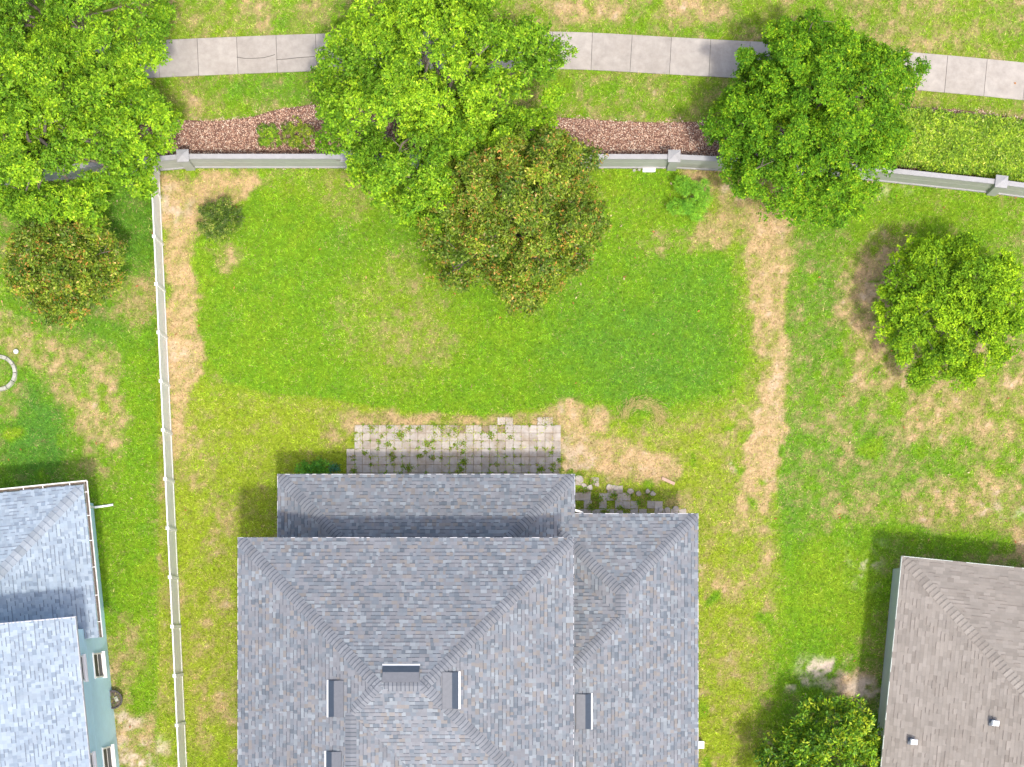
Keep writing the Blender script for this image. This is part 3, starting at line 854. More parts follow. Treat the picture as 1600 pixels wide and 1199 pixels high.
# windows of the east wall: opening frame, glass, sill
def window(parent, x, yc, wid, z0, z1, name='window', out=1):
    wnd = empty(name, (x, yc, z0)); wnd.parent = parent
    f = MB(); hw = wid / 2; ht = z1 - z0
    for (c, s) in (((.02, -hw + .03, ht / 2), (.07, .06, ht)), ((.02, hw - .03, ht / 2), (.07, .06, ht)), ((.015, 0, ht - .03), (.035, wid - .12, .06)), ((.02, 0, .03), (.07, wid - .12, .06)), ((.012, 0, ht * .5), (.02, wid - .12, .03))):
        f.box((c[0] * out, c[1], c[2]), s)
    f.build('frame', M['trim'], wnd)
    MB().box((.006 * out, 0, ht * .27), (.012, wid - .12, ht * .44)).build('pane', M['glass'], wnd)
    MB().box((.008 * out, 0, ht * .74), (.012, wid - .12, ht * .42)).build('pane', M['glass'], wnd)
    MB().box((.07 * out, 0, -.03), (.16, wid + .08, .06)).build('sill', M['plastic'], wnd, bevel=.006)
    MB().box((.02 * out, 0, ht + .03), (.05, wid + .04, .06)).build('head_trim', M['trim'], wnd, bevel=.006)
    return wnd
xwl = -.47
for yc in (-6.75, -10.35):
    window(left, xwl, yc, .95, 1.05, 2.25)
    window(left, xwl, yc - .05, .95, 3.75, 5.2)

# ---- right house
AR = R(-5.7)
c0 = P(1410, 870, H0)
right = empty('brown_roof_house', (c0[0], c0[1], 0), AR); tag(right, 'house with taupe brown shingled hip roof at the lower right', 'house')
PALR = [(.262, .237, .209), (.275, .25, .222), (.247, .222, .195), (.289, .263, .234), (.267, .242, .214)]
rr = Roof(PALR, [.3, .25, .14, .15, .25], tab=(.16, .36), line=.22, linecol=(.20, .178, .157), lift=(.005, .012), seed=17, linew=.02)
rr.face([(0, 0), (0, -16), (8, -16), (8, -8)], H0, (0, 0), (PT, 0))
rr.face([(0, 0), (8, -8), (16, 0)], H0, (0, 0), (0, -PT))
rr.face([(16, 0), (8, -8), (8, -16), (16, -16)], H0, (16, 0), (-PT, 0))
rroof = rr.build(right, 300)
CAPR = ([(.28, .255, .226), (.253, .229, .202), (.30, .275, .245)], [2, 1, 1])
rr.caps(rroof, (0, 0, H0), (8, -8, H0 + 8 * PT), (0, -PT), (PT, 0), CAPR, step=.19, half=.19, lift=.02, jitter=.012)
wallbox(right, .3, 15.7, -16, -.35, H0 + .05, 'sagewall')
eave_boards(right, [((16, 0), (0, 0)), ((0, 0), (0, -16))], H0 + .012, m_='sagewall')
def pipe_vent(px, py):
    k = Vector(P(px, py, H0 + 1.2)); q = right.matrix_world
    ca, sa = math.cos(-AR), math.sin(-AR)
    dx, dy = k.x - c0[0], k.y - c0[1]
    x, y = dx * ca - dy * sa, dx * sa + dy * ca
    z = H0 + PT * x
    v = empty('plumbing_vent', (x, y, z)); v.parent = rroof
    MB().box((0, 0, .03), (.3, .26, .02)).build('flashing', M['vent'], v)
    MB().lathe([(.0, .0), (.1, .0), (.1, .30), (.08, .31), (.07, .2), (0, .2)], seg=14).build('pipe', M['plastic'], v, smooth=True)
    m_ = MB().box((0.02, .0, .34), (.28, .22, .1), top=(.8, .8)); m_.build('hood', M['plastic'], v, bevel=.01)
pipe_vent(1432, 1161); pipe_vent(1548, 1128.5)

# ------------------------------------------------------------------ paver patio
pv = []
for i in range(5):
    m_ = MB()
    hx = .1525 - .004; rs = random.Random(40 + i)
    j = lambda: rs.uniform(-.003, .003)
    b = [(-hx + j(), -hx + j(), -.05), (hx + j(), -hx + j(), -.05), (hx + j(), hx + j(), -.05), (-hx + j(), hx + j(), -.05)]
    t0 = [(x, y, .0) for x, y, z in b]; t1 = [(x * .965, y * .965, .006) for x, y, z in b]
    for A, B in ((b, t0), (t0, t1)):
        for k in range(4): m_.poly([A[k], A[(k + 1) % 4], B[(k + 1) % 4], B[k]])
    m_.poly(t1)
    me = m_.mesh('paver'); me.materials.append(M['paver']); pv.append(me)
patio = empty('paver_patio', P(708, 700)); tag(patio, 'weathered square paver patio with weeds in the joints behind the house', 'patio', kind='structure')
pc_ = Vector(patio.location)
SPX = 12.4
xs0 = 541.5 + SPX / 2
PAV = []
for iy in range(-1, 10):
    for ix in range(27):
        x = xs0 + ix * SPX; y = 664.5 + SPX / 2 + (iy - 0) * SPX
        if iy == -1 and not (19 <= ix <= 25): continue
        if ix < 1 and iy < 3: continue
        if iy <= 0 and random.random() < .22: continue
        if y > 768: continue
        PAV.append((x, y))
for x, y in PAV:
    q = P(x + random.uniform(-.12, .12), y + random.uniform(-.12, .12))
    o = link('paver', random.choice(pv), None, patio)
    o.location = (q[0] - pc_.x, q[1] - pc_.y, .03 + random.uniform(-.006, .008)); o.rotation_euler = (random.gauss(0, .008), random.gauss(0, .008), random.choice((0, 1, 2, 3)) * math.pi / 2 + random.gauss(0, .012))
m_ = MB().box((.16, -.62, .01), (7.95, 2.96, .024)); m_.build('joint_bed', M['joint'], patio)
path = empty('paver_path', P(975, 785)); tag(path, 'broken remains of a grey paver path overgrown with grass beside the house corner', 'path', kind='structure')
pc_ = Vector(path.location)
PATH = []
rs = random.Random(5)
for iy in range(6):
    for ix in range(14):
        x = 905 + ix * SPX; y = 752 + iy * SPX
        edge = 742 + (x - 900) * .38
        if y < edge - 4: continue
        if rs.random() < .26 + .14 * (iy == 0): continue
        PATH.append((x, y)); q = P(x + rs.uniform(-.8, .8), y + rs.uniform(-.8, .8))
        o = link('paver', rs.choice(pv), None, path)
        o.location = (q[0] - pc_.x, q[1] - pc_.y, .02 + rs.uniform(-.008, .006)); o.rotation_euler = (rs.gauss(0, .02), rs.gauss(0, .02), rs.gauss(0, .05))

for k_, (x, y) in enumerate([(1032, 797), (1043, 798), (1056, 795), (1020, 772), (1012, 768), (905, 748), (912, 758), (922, 762), (933, 757), (951, 762), (962, 764), (985, 768), (998, 772)]):
    m_ = MB(); r_ = rs.uniform(.10, .17); pts = [(r_ * rs.uniform(.7, 1.15) * math.cos(t), r_ * rs.uniform(.7, 1.15) * math.sin(t)) for t in np.linspace(0, 2 * math.pi, 9)[:-1]]
    up = [(a * .85, b * .85, .06) for a, b in pts]; lo = [(a, b, -.02) for a, b in pts]
    m_.poly(up)
    for i in range(8): m_.poly([lo[i], lo[(i + 1) % 8], up[(i + 1) % 8], up[i]])
    q = P(x, y); o = m_.build('paver_fragment', M['paver'], path); o.location = (q[0] - pc_.x, q[1] - pc_.y, .012)

# ------------------------------------------------------------------ grass
NBL = 700000
bx_ = RNG.uniform(-21.8, 19.6, NBL); by_ = RNG.uniform(-6.6, 24.6, NBL)
bpx, bpy_ = NX + 40 * bx_, NY - 40 * by_
dr = gsample(DRY, bx_, by_); sd = gsample(SANDM, bx_, by_); tn_ = gsample(TONE, bx_, by_)
keep = RNG.random(NBL) > np.clip(sd * 1.1 + sstep(dr, .6, 1.0) * .35, 0, .96)
# no grass under buildings, on the sidewalk, in the mulch, on the pavers
swy = np.interp(bpx, sw_x, sw_y)
keep &= np.abs(bpy_ - swy) > 29.6 + RNG.normal(0, .8, NBL)
ed = (vnoise(bpx, bpy_, 14, 61, 2) - .5) * 12
inm = polysd(bpx, bpy_ + ed, MUL) < RNG.normal(0, 1.5, NBL); keep &= ~inm
def inrect(x0, x1, y0, y1): return (bx_ > x0) & (bx_ < x1) & (by_ > y0) & (by_ < y1)
keep &= ~inrect(xBw + .4, xBe - .4, -12, yNb - .4); keep &= ~inrect(xUw + .4, xE - .4, -12, yw)
keep &= ~inrect(xw, xE - .4, -12, yN1 - .4)
pat = (bpx > 541) & (bpx < 876) & (bpy_ > 663) & (bpy_ < 770)
# weeds in joints only
jx_ = np.abs(((bpx - 541.5) / SPX + .5) % 1 - .5) * SPX; jy_ = np.abs(((bpy_ - 664.5) / SPX + .5) % 1 - .5) * SPX
weed = vnoise(bpx, bpy_, 30, 71, 2)
wj = (np.minimum(jx_, jy_) < 1.0) & (weed > .52 - .0 * bpx)
edge_ov = ((bpy_ < 684) & (vnoise(bpx, bpy_, 18, 72, 3) > .44 + (bpy_ - 662) * .007)) | ((bpx < 566) & (bpy_ < 700) & (vnoise(bpx, bpy_, 24, 74, 3) > .46))
keep &= ~pat | (pat & (wj | edge_ov) & (RNG.random(NBL) < .8))
pth = np.zeros(NBL, bool)
sel = (bpx > 895) & (bpx < 1085) & (bpy_ > 740) & (bpy_ < 830)
for x, y in PATH: pth[sel] |= (np.abs(bpx[sel] - x) < 5.4) & (np.abs(bpy_[sel] - y) < 5.4)
keep &= ~(pth & (RNG.random(NBL) < .9))
def lh(x, y, o, a):
    dx, dy = x - o[0], y - o[1]; ca, sa = math.cos(-a), math.sin(-a)
    return dx * ca - dy * sa, dx * sa + dy * ca
lx, ly = lh(bx_, by_, left.location, AL); keep &= ~((lx < -.47) & (ly < -.45))
lx, ly = lh(bx_, by_, right.location, AR); keep &= ~((lx > .28) & (ly < -.35))
bx_, by_, dr, sd, tn_, bpx, bpy_ = [a[keep] for a in (bx_, by_, dr, sd, tn_, bpx, bpy_)]
n = len(bx_)
jit = lambda s: RNG.normal(0, s, n)
col = lawn_colour(np.clip(dr + jit(.26), 0, 1), sd * .3, np.clip(tn_ + jit(.14), 0, 1))
tuft = (vnoise(bpx, bpy_, 5.0, 95, 2) - .5) * .8 + (vnoise(bpx, bpy_, 2.2, 96, 1) - .5) * .5
col *= np.clip(RNG.uniform(.6, 1.34, n) * (1 + 1.25 * tuft), .3, 1.9)[:, None]
az = RNG.uniform(0, 2 * np.pi, n); til = np.abs(RNG.normal(.85, .32, n))
lush = 1 - sstep(dr, .2, .8)
L_ = RNG.uniform(.05, .10, n) * (1 + .6 * lush) * (1 + .7 * tuft); W_ = RNG.uniform(.014, .028, n)
d = np.stack([np.cos(az) * np.sin(til), np.sin(az) * np.sin(til), np.maximum(np.cos(til), .05)], 1)
s_ = np.stack([-np.sin(az), np.cos(az), np.zeros(n)], 1)
onp = (bpx > 541) & (bpx < 876) & (bpy_ > 650) & (bpy_ < 770)
b0 = np.stack([bx_, by_, gsample(gz, bx_, by_) - .018 + .05 * onp], 1)
V = np.stack([b0 - s_ * W_[:, None] / 2, b0 + s_ * W_[:, None] / 2, b0 + d * L_[:, None]], 1).reshape(-1, 3)
o = link('grass', fmesh('grass', V, np.arange(3 * n).reshape(-1, 3), np.repeat(col, 3, 0)), M['grass'])
tag(o, 'short mixed green and dry grass blades of the lawns', 'grass', kind='stuff')


# ------------------------------------------------------------------ foliage
def norm(a): return a / np.maximum(np.linalg.norm(a, axis=1), 1e-6)[:, None]


def leaves(base, axis, L_, W_, nrm, fold, col):
    """folded rhombic leaves, two triangles each"""
    s_ = norm(np.cross(axis, nrm)); n_ = np.cross(s_, axis)
    mid = base + axis * (L_ * .48)[:, None]
    V = np.stack([base, mid + s_ * (W_ / 2)[:, None] + n_ * (W_ * fold)[:, None], base + axis * L_[:, None], mid - s_ * (W_ / 2)[:, None] + n_ * (W_ * fold)[:, None]], 1).reshape(-1, 3)
    k = np.arange(len(base)) * 4
    F = np.stack([np.stack([k, k + 1, k + 2], 1), np.stack([k, k + 2, k + 3], 1)], 1).reshape(-1, 3)
    return V, F, np.repeat(col, 4, 0)


def clump_leaves(rg, C, RC, ntw, nlf, lsize, pal, wt, up=.42, aspect=.42, spread=.8, cvar=.18, clumpvar=.15, flat=.8, tipcol=None, tipamt=0.0, upper=-.15, cmul=None):
    """C (n,3) clump centres with radii RC; twigs on each clump's upper side carry rosettes of leaves"""
    nC = len(C)
    tw = norm(rg.normal(size=(nC * ntw, 3)))
    lowm = tw[:, 2] < upper; tw[lowm, 2] *= -.6; tw = norm(tw)
    ci = np.repeat(np.arange(nC), ntw)
    rr_ = RC[ci] * rg.uniform(.62, 1.05, len(ci))
    tp = C[ci] + tw * rr_[:, None] * np.array((1, 1, flat))
    ax = norm(tw + np.array((0, 0, up)) + rg.normal(0, .25, tw.shape))
    li = np.repeat(np.arange(len(tp)), nlf)
    rad = norm(rg.normal(size=(len(li), 3)))
    rad = norm(rad - ax[li] * np.sum(rad * ax[li], 1)[:, None])
    k = rg.uniform(.0, .5, len(li))[:, None]
    dirs = norm(ax[li] * k + rad * spread)
    L_ = rg.uniform(.75, 1.25, len(li)) * lsize; W_ = L_ * aspect * rg.uniform(.8, 1.2, len(li))
    base = tp[li] + rg.normal(0, lsize * .32, (len(li), 3)) * np.array((1, 1, .7))
    nrm = norm(ax[li] + rg.normal(0, .38, (len(li), 3)))
    pal = np.array(pal)
    cf = rg.normal(0, 1, nC)
    if cmul is not None: cf = cf * .6 + cmul * .9
    tf = rg.normal(0, 1, len(tp))
    col = pal[rg.choice(len(pal), len(li), p=np.array(wt) / sum(wt))]
    col = col * np.clip(1 + cvar * rg.normal(0, 1, len(li)) + clumpvar * 1.1 * cf[ci[li]] + .12 * tf[li], .4, 1.9)[:, None]
    # some clumps are younger, yellower growth
    yel = np.clip(cf[ci[li]] * .5 + tf[li] * .35, -.6, .9)[:, None]
    col = col * (1 + yel * np.array((.26, .08, -.12)))
    if tipcol is not None:
        tw_t = (rg.random(len(tp)) < tipamt)[li][:, None] & (rg.random(len(li)) < .7)[:, None]
        col = np.where(tw_t, np.array(tipcol) * rg.uniform(.8, 1.2, (len(li), 1)), col)
    return leaves(base, dirs, L_, W_, nrm, .18, np.clip(col, .005, .95))


def tree(name, label, cat, c_px, h_mid, outline, z_lo, z_top, nclump, crad, ntw, nlf, lsize, pal, wt, seed, base_px=None, trunk=.22, mat_='leaf', group=None,
         fill=.45, gap=.05, ripple=.12, limbs=26, bub=.26, **kw):
    rg = np.random.default_rng(seed)
    cx, cy, _ = P(*c_px, h_mid)
    k = (CAM_H - h_mid) / FPX
    th = np.array([R(a) for a, _ in outline]); rd = np.array([r for _, r in outline]) * k
    o_ = np.argsort(th); th, rd = th[o_], rd[o_]
    thx = np.concatenate([th - 2 * np.pi, th, th + 2 * np.pi]); rdx = np.concatenate([rd, rd, rd])
    lob = rg.uniform(.90, 1.10, 21); lob = np.concatenate([lob, lob[:1]]); lth = np.linspace(-np.pi, np.pi, 22)
    Rf = lambda a: np.interp(a, thx, rdx) * np.interp(a, lth, lob)
    # spread clumps over the dome
    C = []; RC = []
    tries = 0
    while len(C) < nclump and tries < 60000:
        tries += 1
        a = rg.uniform(-np.pi, np.pi); q = math.sqrt(rg.random())
        Rr = Rf(a); cr = crad * rg.uniform(.7, 1.25)
        r_ = q * (Rr - cr * .72)
        if r_ < 0: continue
        x, y = cx + r_ * math.cos(a), cy + r_ * math.sin(a)
        ok = all((x - c[0]) ** 2 + (y - c[1]) ** 2 > (.76 * (cr + rc)) ** 2 * (1.0 if tries < 20000 else .62) for c, rc in zip(C, RC))
        if not ok: continue
        q2 = r_ / Rr
        z = z_lo + (z_top - z_lo) * (max(0, 1 - q2 ** 2.2) ** .6) * rg.uniform(1 - ripple * 2.2, 1.0) - cr * .5
        C.append((x, y, z)); RC.append(cr)
    for i in range(int(nclump * .10)):   # stray shoots that break the outline
        a = rg.uniform(-np.pi, np.pi); cr = crad * rg.uniform(.35, .55); r_ = Rf(a) * rg.uniform(.84, 1.0)
        C.append((cx + r_ * math.cos(a), cy + r_ * math.sin(a), z_lo + (z_top - z_lo) * rg.uniform(.1, .5))); RC.append(cr)
    nf = int(nclump * fill)
    for i in range(nf):
        a = rg.uniform(-np.pi, np.pi); q = math.sqrt(rg.random()) * .82
        r_ = q * Rf(a)
        z = z_lo + (z_top - z_lo) * (max(0, 1 - q ** 2.2) ** .6) * rg.uniform(.2, .72)
        C.append((cx + r_ * math.cos(a), cy + r_ * math.sin(a), z)); RC.append(crad * rg.uniform(.6, 1.0))
    C = np.array(C); RC = np.array(RC)
    kp = rg.random(len(C)) > gap
    C, RC = C[kp], RC[kp]
    bx, by = (P(*base_px)[:2] if base_px else (cx, cy))
    t = empty(name, (bx, by, 0)); tag(t, label, cat, group)
    O3 = np.array((bx, by, 0))
    nb = ntw
    bt = norm(rg.normal(size=(len(C) * nb, 3))); lw = bt[:, 2] < -.1; bt[lw, 2] *= -1; bt = norm(bt)
    bi = np.repeat(np.arange(len(C)), nb)
    BC = C[bi] + bt * (RC[bi] * rg.uniform(.62, 1.0, len(bi)))[:, None] * np.array((1, 1, .85))
    BR = bub * rg.uniform(.7, 1.3, len(bi))
    V, F, col = clump_leaves(rg, BC, BR, nlf[0], nlf[1], lsize, pal, wt, cmul=np.clip(rg.normal(0, 1, len(C)), -1.6, 1.6)[bi], **kw)
    link('crown', fmesh('crown', V - O3, F, col), M[mat_], t)
    # trunk and limbs
    hz = z_lo + (z_top - z_lo) * .12
    top = Vector((cx - bx, cy - by, 0)) * .35
    m_ = MB()
    fork = Vector((top.x, top.y, hz))
    m_.tube([(0, 0, -.1), (top.x * .1, top.y * .1, .25), (top.x * .5, top.y * .5, hz * .55), fork], [trunk * 1.45, trunk * 1.05, trunk * .9, trunk * .75], 10)
    m_.build('trunk', M['bark'], t, smooth=True)
    m_ = MB()
    pick = rg.permutation(len(C))[:limbs]
    for i in pick:
        e = Vector(C[i] - O3); e.z += RC[i] * .25
        d = e - fork
        m1 = fork + d * .35 + Vector((rg.normal(0, .15), rg.normal(0, .15), abs(d.z) * .12 + .1)); m2 = fork + d * .72 + Vector((rg.normal(0, .15), rg.normal(0, .15), .08))
        f_ = trunk * .42
        m_.tube([fork - Vector((0, 0, .15)), m1, m2, e], [f_, f_ * .62, f_ * .36, f_ * .14], 6)
        for _ in range(3):
            q = m2 + (e - m2) * rg.uniform(0, .9); qe = q + Vector((rg.normal(0, .35), rg.normal(0, .35), rg.uniform(.1, .5)))
            m_.tube([q, (q + qe) / 2 + Vector((0, 0, .04)), qe], [f_ * .22, f_ * .14, f_ * .06], 5)
    m_.build('limbs', M['bark'], t, smooth=True)
    return t


OAK = [(.222, .415, .02), (.165, .345, .018), (.29, .49, .024), (.10, .24, .018), (.35, .49, .06)]
OAKW = [.36, .26, .2, .13, .05]
OLV = [(.205, .395, .02), (.15, .325, .018), (.27, .47, .024), (.09, .225, .018), (.33, .46, .06)]
outC = [(0, 195), (30, 215), (60, 195), (90, 195), (120, 200), (150, 210), (170, 200), (180, 205), (200, 216), (218, 190), (232, 200), (250, 208), (262, 200), (275, 160), (290, 115), (310, 95), (330, 125), (345, 165)]
tree('oak_tree', 'large bright green tree at the top centre, spreading over sidewalk and boundary wall', 'tree', (690, 150), 5.4, outC, 3.0, 8.6, 120, .70, 19, (9, 8), .115, OAK, OAKW, 11, aspect=.52, bub=.22,
     base_px=(700, 213), trunk=.26, ripple=.34, gap=.04, limbs=40, fill=.42)
outA = [(0, 178), (20, 165), (35, 158), (60, 140), (90, 138), (120, 150), (150, 180), (180, 195), (210, 185), (240, 160), (262, 138), (285, 138), (300, 134), (315, 124), (335, 136), (350, 162)]
tree('oak_tree', 'large bright green tree at the left edge, over the end of the boundary wall', 'tree', (92, 202), 5.2, outA, 3.0, 8.4, 88, .70, 19, (9, 8), .115, OAK, OAKW, 12, aspect=.52, bub=.22,
     base_px=(92, 262), trunk=.25, ripple=.34, gap=.04, limbs=36, fill=.42)
outA2 = [(0, 165), (20, 150), (340, 162), (325, 135), (310, 105), (290, 82), (270, 84), (240, 110), (220, 135), (180, 190), (150, 170), (120, 140), (90, 130), (45, 140)]
tree('oak_tree', 'bright green tree in the top left corner beyond the sidewalk', 'tree', (100, 20), 5.0, outA2, 2.8, 7.8, 66, .68, 19, (9, 8), .115, OLV, OAKW, 13, aspect=.52, bub=.22, base_px=(110, 88), trunk=.22, ripple=.26, gap=.05, fill=.42)
outE = [(0, 148), (15, 165), (30, 196), (40, 180), (50, 160), (60, 178), (75, 175), (85, 158), (95, 178), (105, 170), (120, 152), (135, 152), (150, 152), (165, 150), (180, 160), (200, 155), (225, 150), (240, 162), (270, 146), (285, 152), (300, 158), (330, 146)]
ELM = [(.155, .345, .014), (.115, .28, .014), (.22, .415, .018), (.075, .20, .014), (.30, .42, .022)]
tree('elm_tree', 'dense mid green tree at the upper right between sidewalk and grey wall', 'tree', (1275, 183), 4.6, outE, 2.2, 7.6, 200, .44, 11, (8, 7), .10, ELM, [.34, .27, .2, .12, .07], 14,
     base_px=(1258, 224), trunk=.2, ripple=.28, gap=.02, fill=.8, up=.6, limbs=34, clumpvar=.12, bub=.18, aspect=.5)
outF = [(0, 118), (30, 122), (60, 122), (90, 122), (105, 128), (120, 132), (135, 120), (150, 112), (180, 108), (195, 108), (210, 112), (225, 112), (240, 120), (270, 122), (300, 120), (330, 116)]
tree('young_tree', 'round bright green tree standing in the right-hand neighbour lawn', 'tree', (1490, 478), 3.4, outF, 1.4, 5.4, 80, .48, 12, (9, 7), .105, [(.235, .425, .016), (.175, .35, .016), (.31, .50, .022), (.115, .25, .016)], [.36, .28, .22, .14], 15,
     base_px=(1478, 492), trunk=.14, ripple=.24, gap=.04, limbs=30, fill=.4, bub=.19, aspect=.5)
outG = [(0, 104), (30, 104), (50, 112), (65, 108), (80, 92), (95, 96), (110, 96), (125, 92), (140, 84), (155, 98), (180, 108), (210, 110), (240, 110), (270, 110), (300, 110), (330, 108)]
tree('shrub_tree', 'dark green tree with yellow-green tips beside the brown-roofed house', 'tree', (1288, 1192), 2.8, outG, 1.0, 4.2, 46, .46, 8, (6, 7), .15, [(.11, .25, .016), (.155, .32, .016), (.065, .16, .016), (.30, .45, .02)], [.36, .3, .2, .14], 16,
     base_px=(1275, 1182), trunk=.13, tipcol=(.38, .48, .025), tipamt=.22, ripple=.16, limbs=20, mat_='gloss_leaf')
MAG = [(.15, .245, .02), (.20, .31, .024), (.085, .15, .018), (.38, .20, .04), (.55, .30, .08), (.32, .36, .07), (.6, .46, .18)]
MAGW = [.38, .31, .14, .02, .008, .12, .01]
outD = [(0, 152), (12, 140), (25, 160), (38, 168), (50, 150), (62, 150), (90, 142), (120, 142), (150, 142), (180, 142), (200, 148), (212, 150), (225, 155), (240, 138), (252, 122), (265, 132), (272, 146), (285, 142), (292, 140), (300, 128), (315, 130), (330, 138), (345, 152)]
tree('magnolia_tree', 'dark olive and rust coloured magnolia in the middle of the back yard', 'tree', (800, 330), 4.9, outD, 2.2, 7.9, 150, .44, 11, (8, 6), .125, MAG, MAGW, 17,
     base_px=(804, 378), trunk=.2, mat_='gloss_leaf', tipcol=(.42, .25, .05), tipamt=.075, aspect=.45, ripple=.26, gap=.03, fill=.45, limbs=34, clumpvar=.12, bub=.19)
outB = [(0, 92), (20, 92), (45, 98), (70, 88), (90, 88), (135, 90), (180, 98), (210, 92), (225, 88), (245, 80), (265, 86), (285, 82), (300, 84), (315, 92), (335, 92)]
tree('magnolia_tree', 'dark olive and rust coloured magnolia at the left edge below the bright green tree', 'tree', (88, 412), 3.2, outB, 1.2, 4.9, 64, .44, 11, (8, 6), .125, MAG, MAGW, 18,
     base_px=(98, 428), trunk=.14, mat_='gloss_leaf', tipcol=(.42, .25, .05), tipamt=.075, aspect=.45, ripple=.26, gap=.03, fill=.45, limbs=22, clumpvar=.12, bub=.19)
outH = [(a, 33 + 3 * math.sin(a * .11)) for a in range(0, 360, 24)]
tree('round_shrub', 'small round dark green shrub in the bare corner by the white fence', 'shrub', (343, 343), .8, outH, .25, 1.35, 26, .21, 8, (6, 6), .065, [(.11, .20, .025), (.15, .25, .03), (.08, .15, .02), (.36, .36, .13), (.22, .32, .05)], [.34, .3, .14, .08, .14], 19,
     trunk=.04, mat_='gloss_leaf', limbs=12, bub=.1)


def lump_plant(name, label, cat, c_px, lumps, h, lsize, pal, wt, seed, mat_='leaf', ntw=16, nlf=12, group=None, stemr=.02, **kw):
    """low shrub made of leaf lumps: lumps = [(px, py, r_px, height)]"""
    rg = np.random.default_rng(seed)
    bx, by, _ = P(*c_px)
    t = empty(name, (bx, by, 0)); tag(t, label, cat, group)
    C = []; RC = []
    for (x, y, r, hh) in lumps:
        q = P(x, y, hh * .6); C.append((q[0], q[1], hh * .55)); RC.append(r / 40)
    C, RC = np.array(C), np.array(RC)
    V, F, col = clump_leaves(rg, C, RC, ntw, nlf, lsize, pal, wt, **kw)
    link('foliage', fmesh('foliage', V - np.array((bx, by, 0)), F, col), M[mat_], t)
    m_ = MB()
    for c in C:
        e = Vector(c) - Vector((bx, by, 0)); m_.tube([(e.x * .25, e.y * .25, -.03), (e.x * .6, e.y * .6, e.z * .5), e], [stemr, stemr * .7, stemr * .3], 5)
    m_.build('stems', M['bark'], t)
    return t


# feathery bright shrub by the wall
rs = random.Random(3)
lump_plant('feathery_shrub', 'soft feathery bright green shrub by the grey wall post in the back yard', 'shrub', (1076, 312),
           [(1066, 288, 13, 1.3), (1098, 292, 12, 1.3), (1056, 322, 12, 1.1), (1080, 305, 14, 1.6), (1090, 332, 13, 1.1), (1102, 312, 11, 1.2), (1074, 325, 11, 1.1), (1074, 292, 11, 1.4)],
           1.4, .11, [(.19, .46, .04), (.23, .51, .045), (.15, .39, .035), (.28, .50, .05)], [.4, .3, .15, .15], 21, aspect=.14, ntw=38, nlf=26, up=.7, clumpvar=.05, flat=.7)
# clipped shrubs in the mulch
SHP = [(.19, .36, .03), (.24, .42, .03), (.13, .27, .02), (.36, .48, .06)]
lump_plant('low_shrub', 'low rounded green shrub with pale yellow tips in the mulch', 'shrub', (418, 210), [(411, 203, 9, .6), (425, 204, 10, .7), (413, 219, 10, .6), (428, 220, 11, .7), (419, 212, 11, .8)], .7, .07, SHP, [.4, .3, .2, .1], 22, ntw=36, tipcol=(.5, .55, .12), tipamt=.04)
lump_plant('low_shrub', 'olive green shrub in the mulch beside the large tree at the top centre', 'shrub', (458, 208), [(448, 200, 10, .7), (462, 194, 11, .8), (450, 214, 11, .7), (466, 210, 12, .9), (478, 204, 11, .9), (474, 222, 10, .7), (458, 222, 9, .6)], .8, .07, [(.21, .33, .03), (.27, .39, .035), (.15, .25, .02), (.38, .38, .1)], [.4, .3, .2, .1], 23, ntw=34)
# plants against the back wall under the eave
lump_plant('leafy_plant', 'dark green leafy plants growing under the eave left of the patio', 'plant', (494, 732), [(470, 731, 8, .5), (482, 727, 9, .6), (496, 728, 9, .6), (510, 730, 8, .5), (500, 736, 8, .5), (486, 736, 8, .5)], .5, .12, [(.12, .36, .04), (.17, .42, .04), (.09, .26, .05)], [.4, .4, .2], 24, ntw=18, nlf=10, aspect=.3)
lump_plant('leafy_plant', 'small bluish green plant under the eave at the patio corner', 'plant', (522, 732), [(518, 729, 6, .4), (526, 733, 6, .4), (520, 736, 6, .4)], .4, .10, [(.08, .26, .17), (.10, .30, .18), (.14, .36, .06)], [.4, .3, .3], 25, ntw=9, nlf=9, aspect=.3)

# hedge on the right, in the mulch
rg = np.random.default_rng(31)
HED = [(1392, 170), (1410, 168), (1470, 172), (1540, 181), (1610, 190), (1700, 203), (1700, 318), (1602, 290), (1560, 277), (1500, 272), (1460, 266), (1400, 258), (1385, 240), (1380, 200)]
hb = P(1500, 225); hedge = empty('hedge', (hb[0], hb[1], 0)); tag(hedge, 'dense low yellow-green hedge behind the grey wall at the right', 'hedge')
n = 2000
hx_ = rg.uniform(1375, 1700, n * 2); hy_ = rg.uniform(160, 320, n * 2)
sdv = polysd(hx_, hy_, HED); k = sdv < -3; hx_, hy_, sdv = hx_[k], hy_[k], sdv[k]
hh = .35 + .55 * np.clip(-sdv / 16, 0, 1) ** .5 + (vnoise(hx_, hy_, 18, 41, 2) - .5) * .35
kk = (CAM_H - hh) / FPX
C = np.stack([(hx_ - NX) * kk, (NY - hy_) * kk, hh - .08], 1)
V, F, col = clump_leaves(rg, C, np.full(len(C), .11), 6, 8, .115, [(.27, .44, .035), (.33, .49, .045), (.19, .35, .03), (.46, .55, .13), (.11, .22, .025)], [.34, .28, .2, .1, .08], up=.9, aspect=.36, clumpvar=.14, upper=.1)
link('foliage', fmesh('foliage', V - np.array((hb[0], hb[1], 0)), F, col), M['leaf'], hedge)
m_ = MB()
for i in range(0, len(C), 14):
    e = Vector(C[i]) - Vector((hb[0], hb[1], 0)); m_.tube([(e.x * .99, e.y * .97, -.02), (e.x, e.y, e.z * .5), e], [.02, .015, .008], 5)
m_.build('stems', M['bark'], hedge)

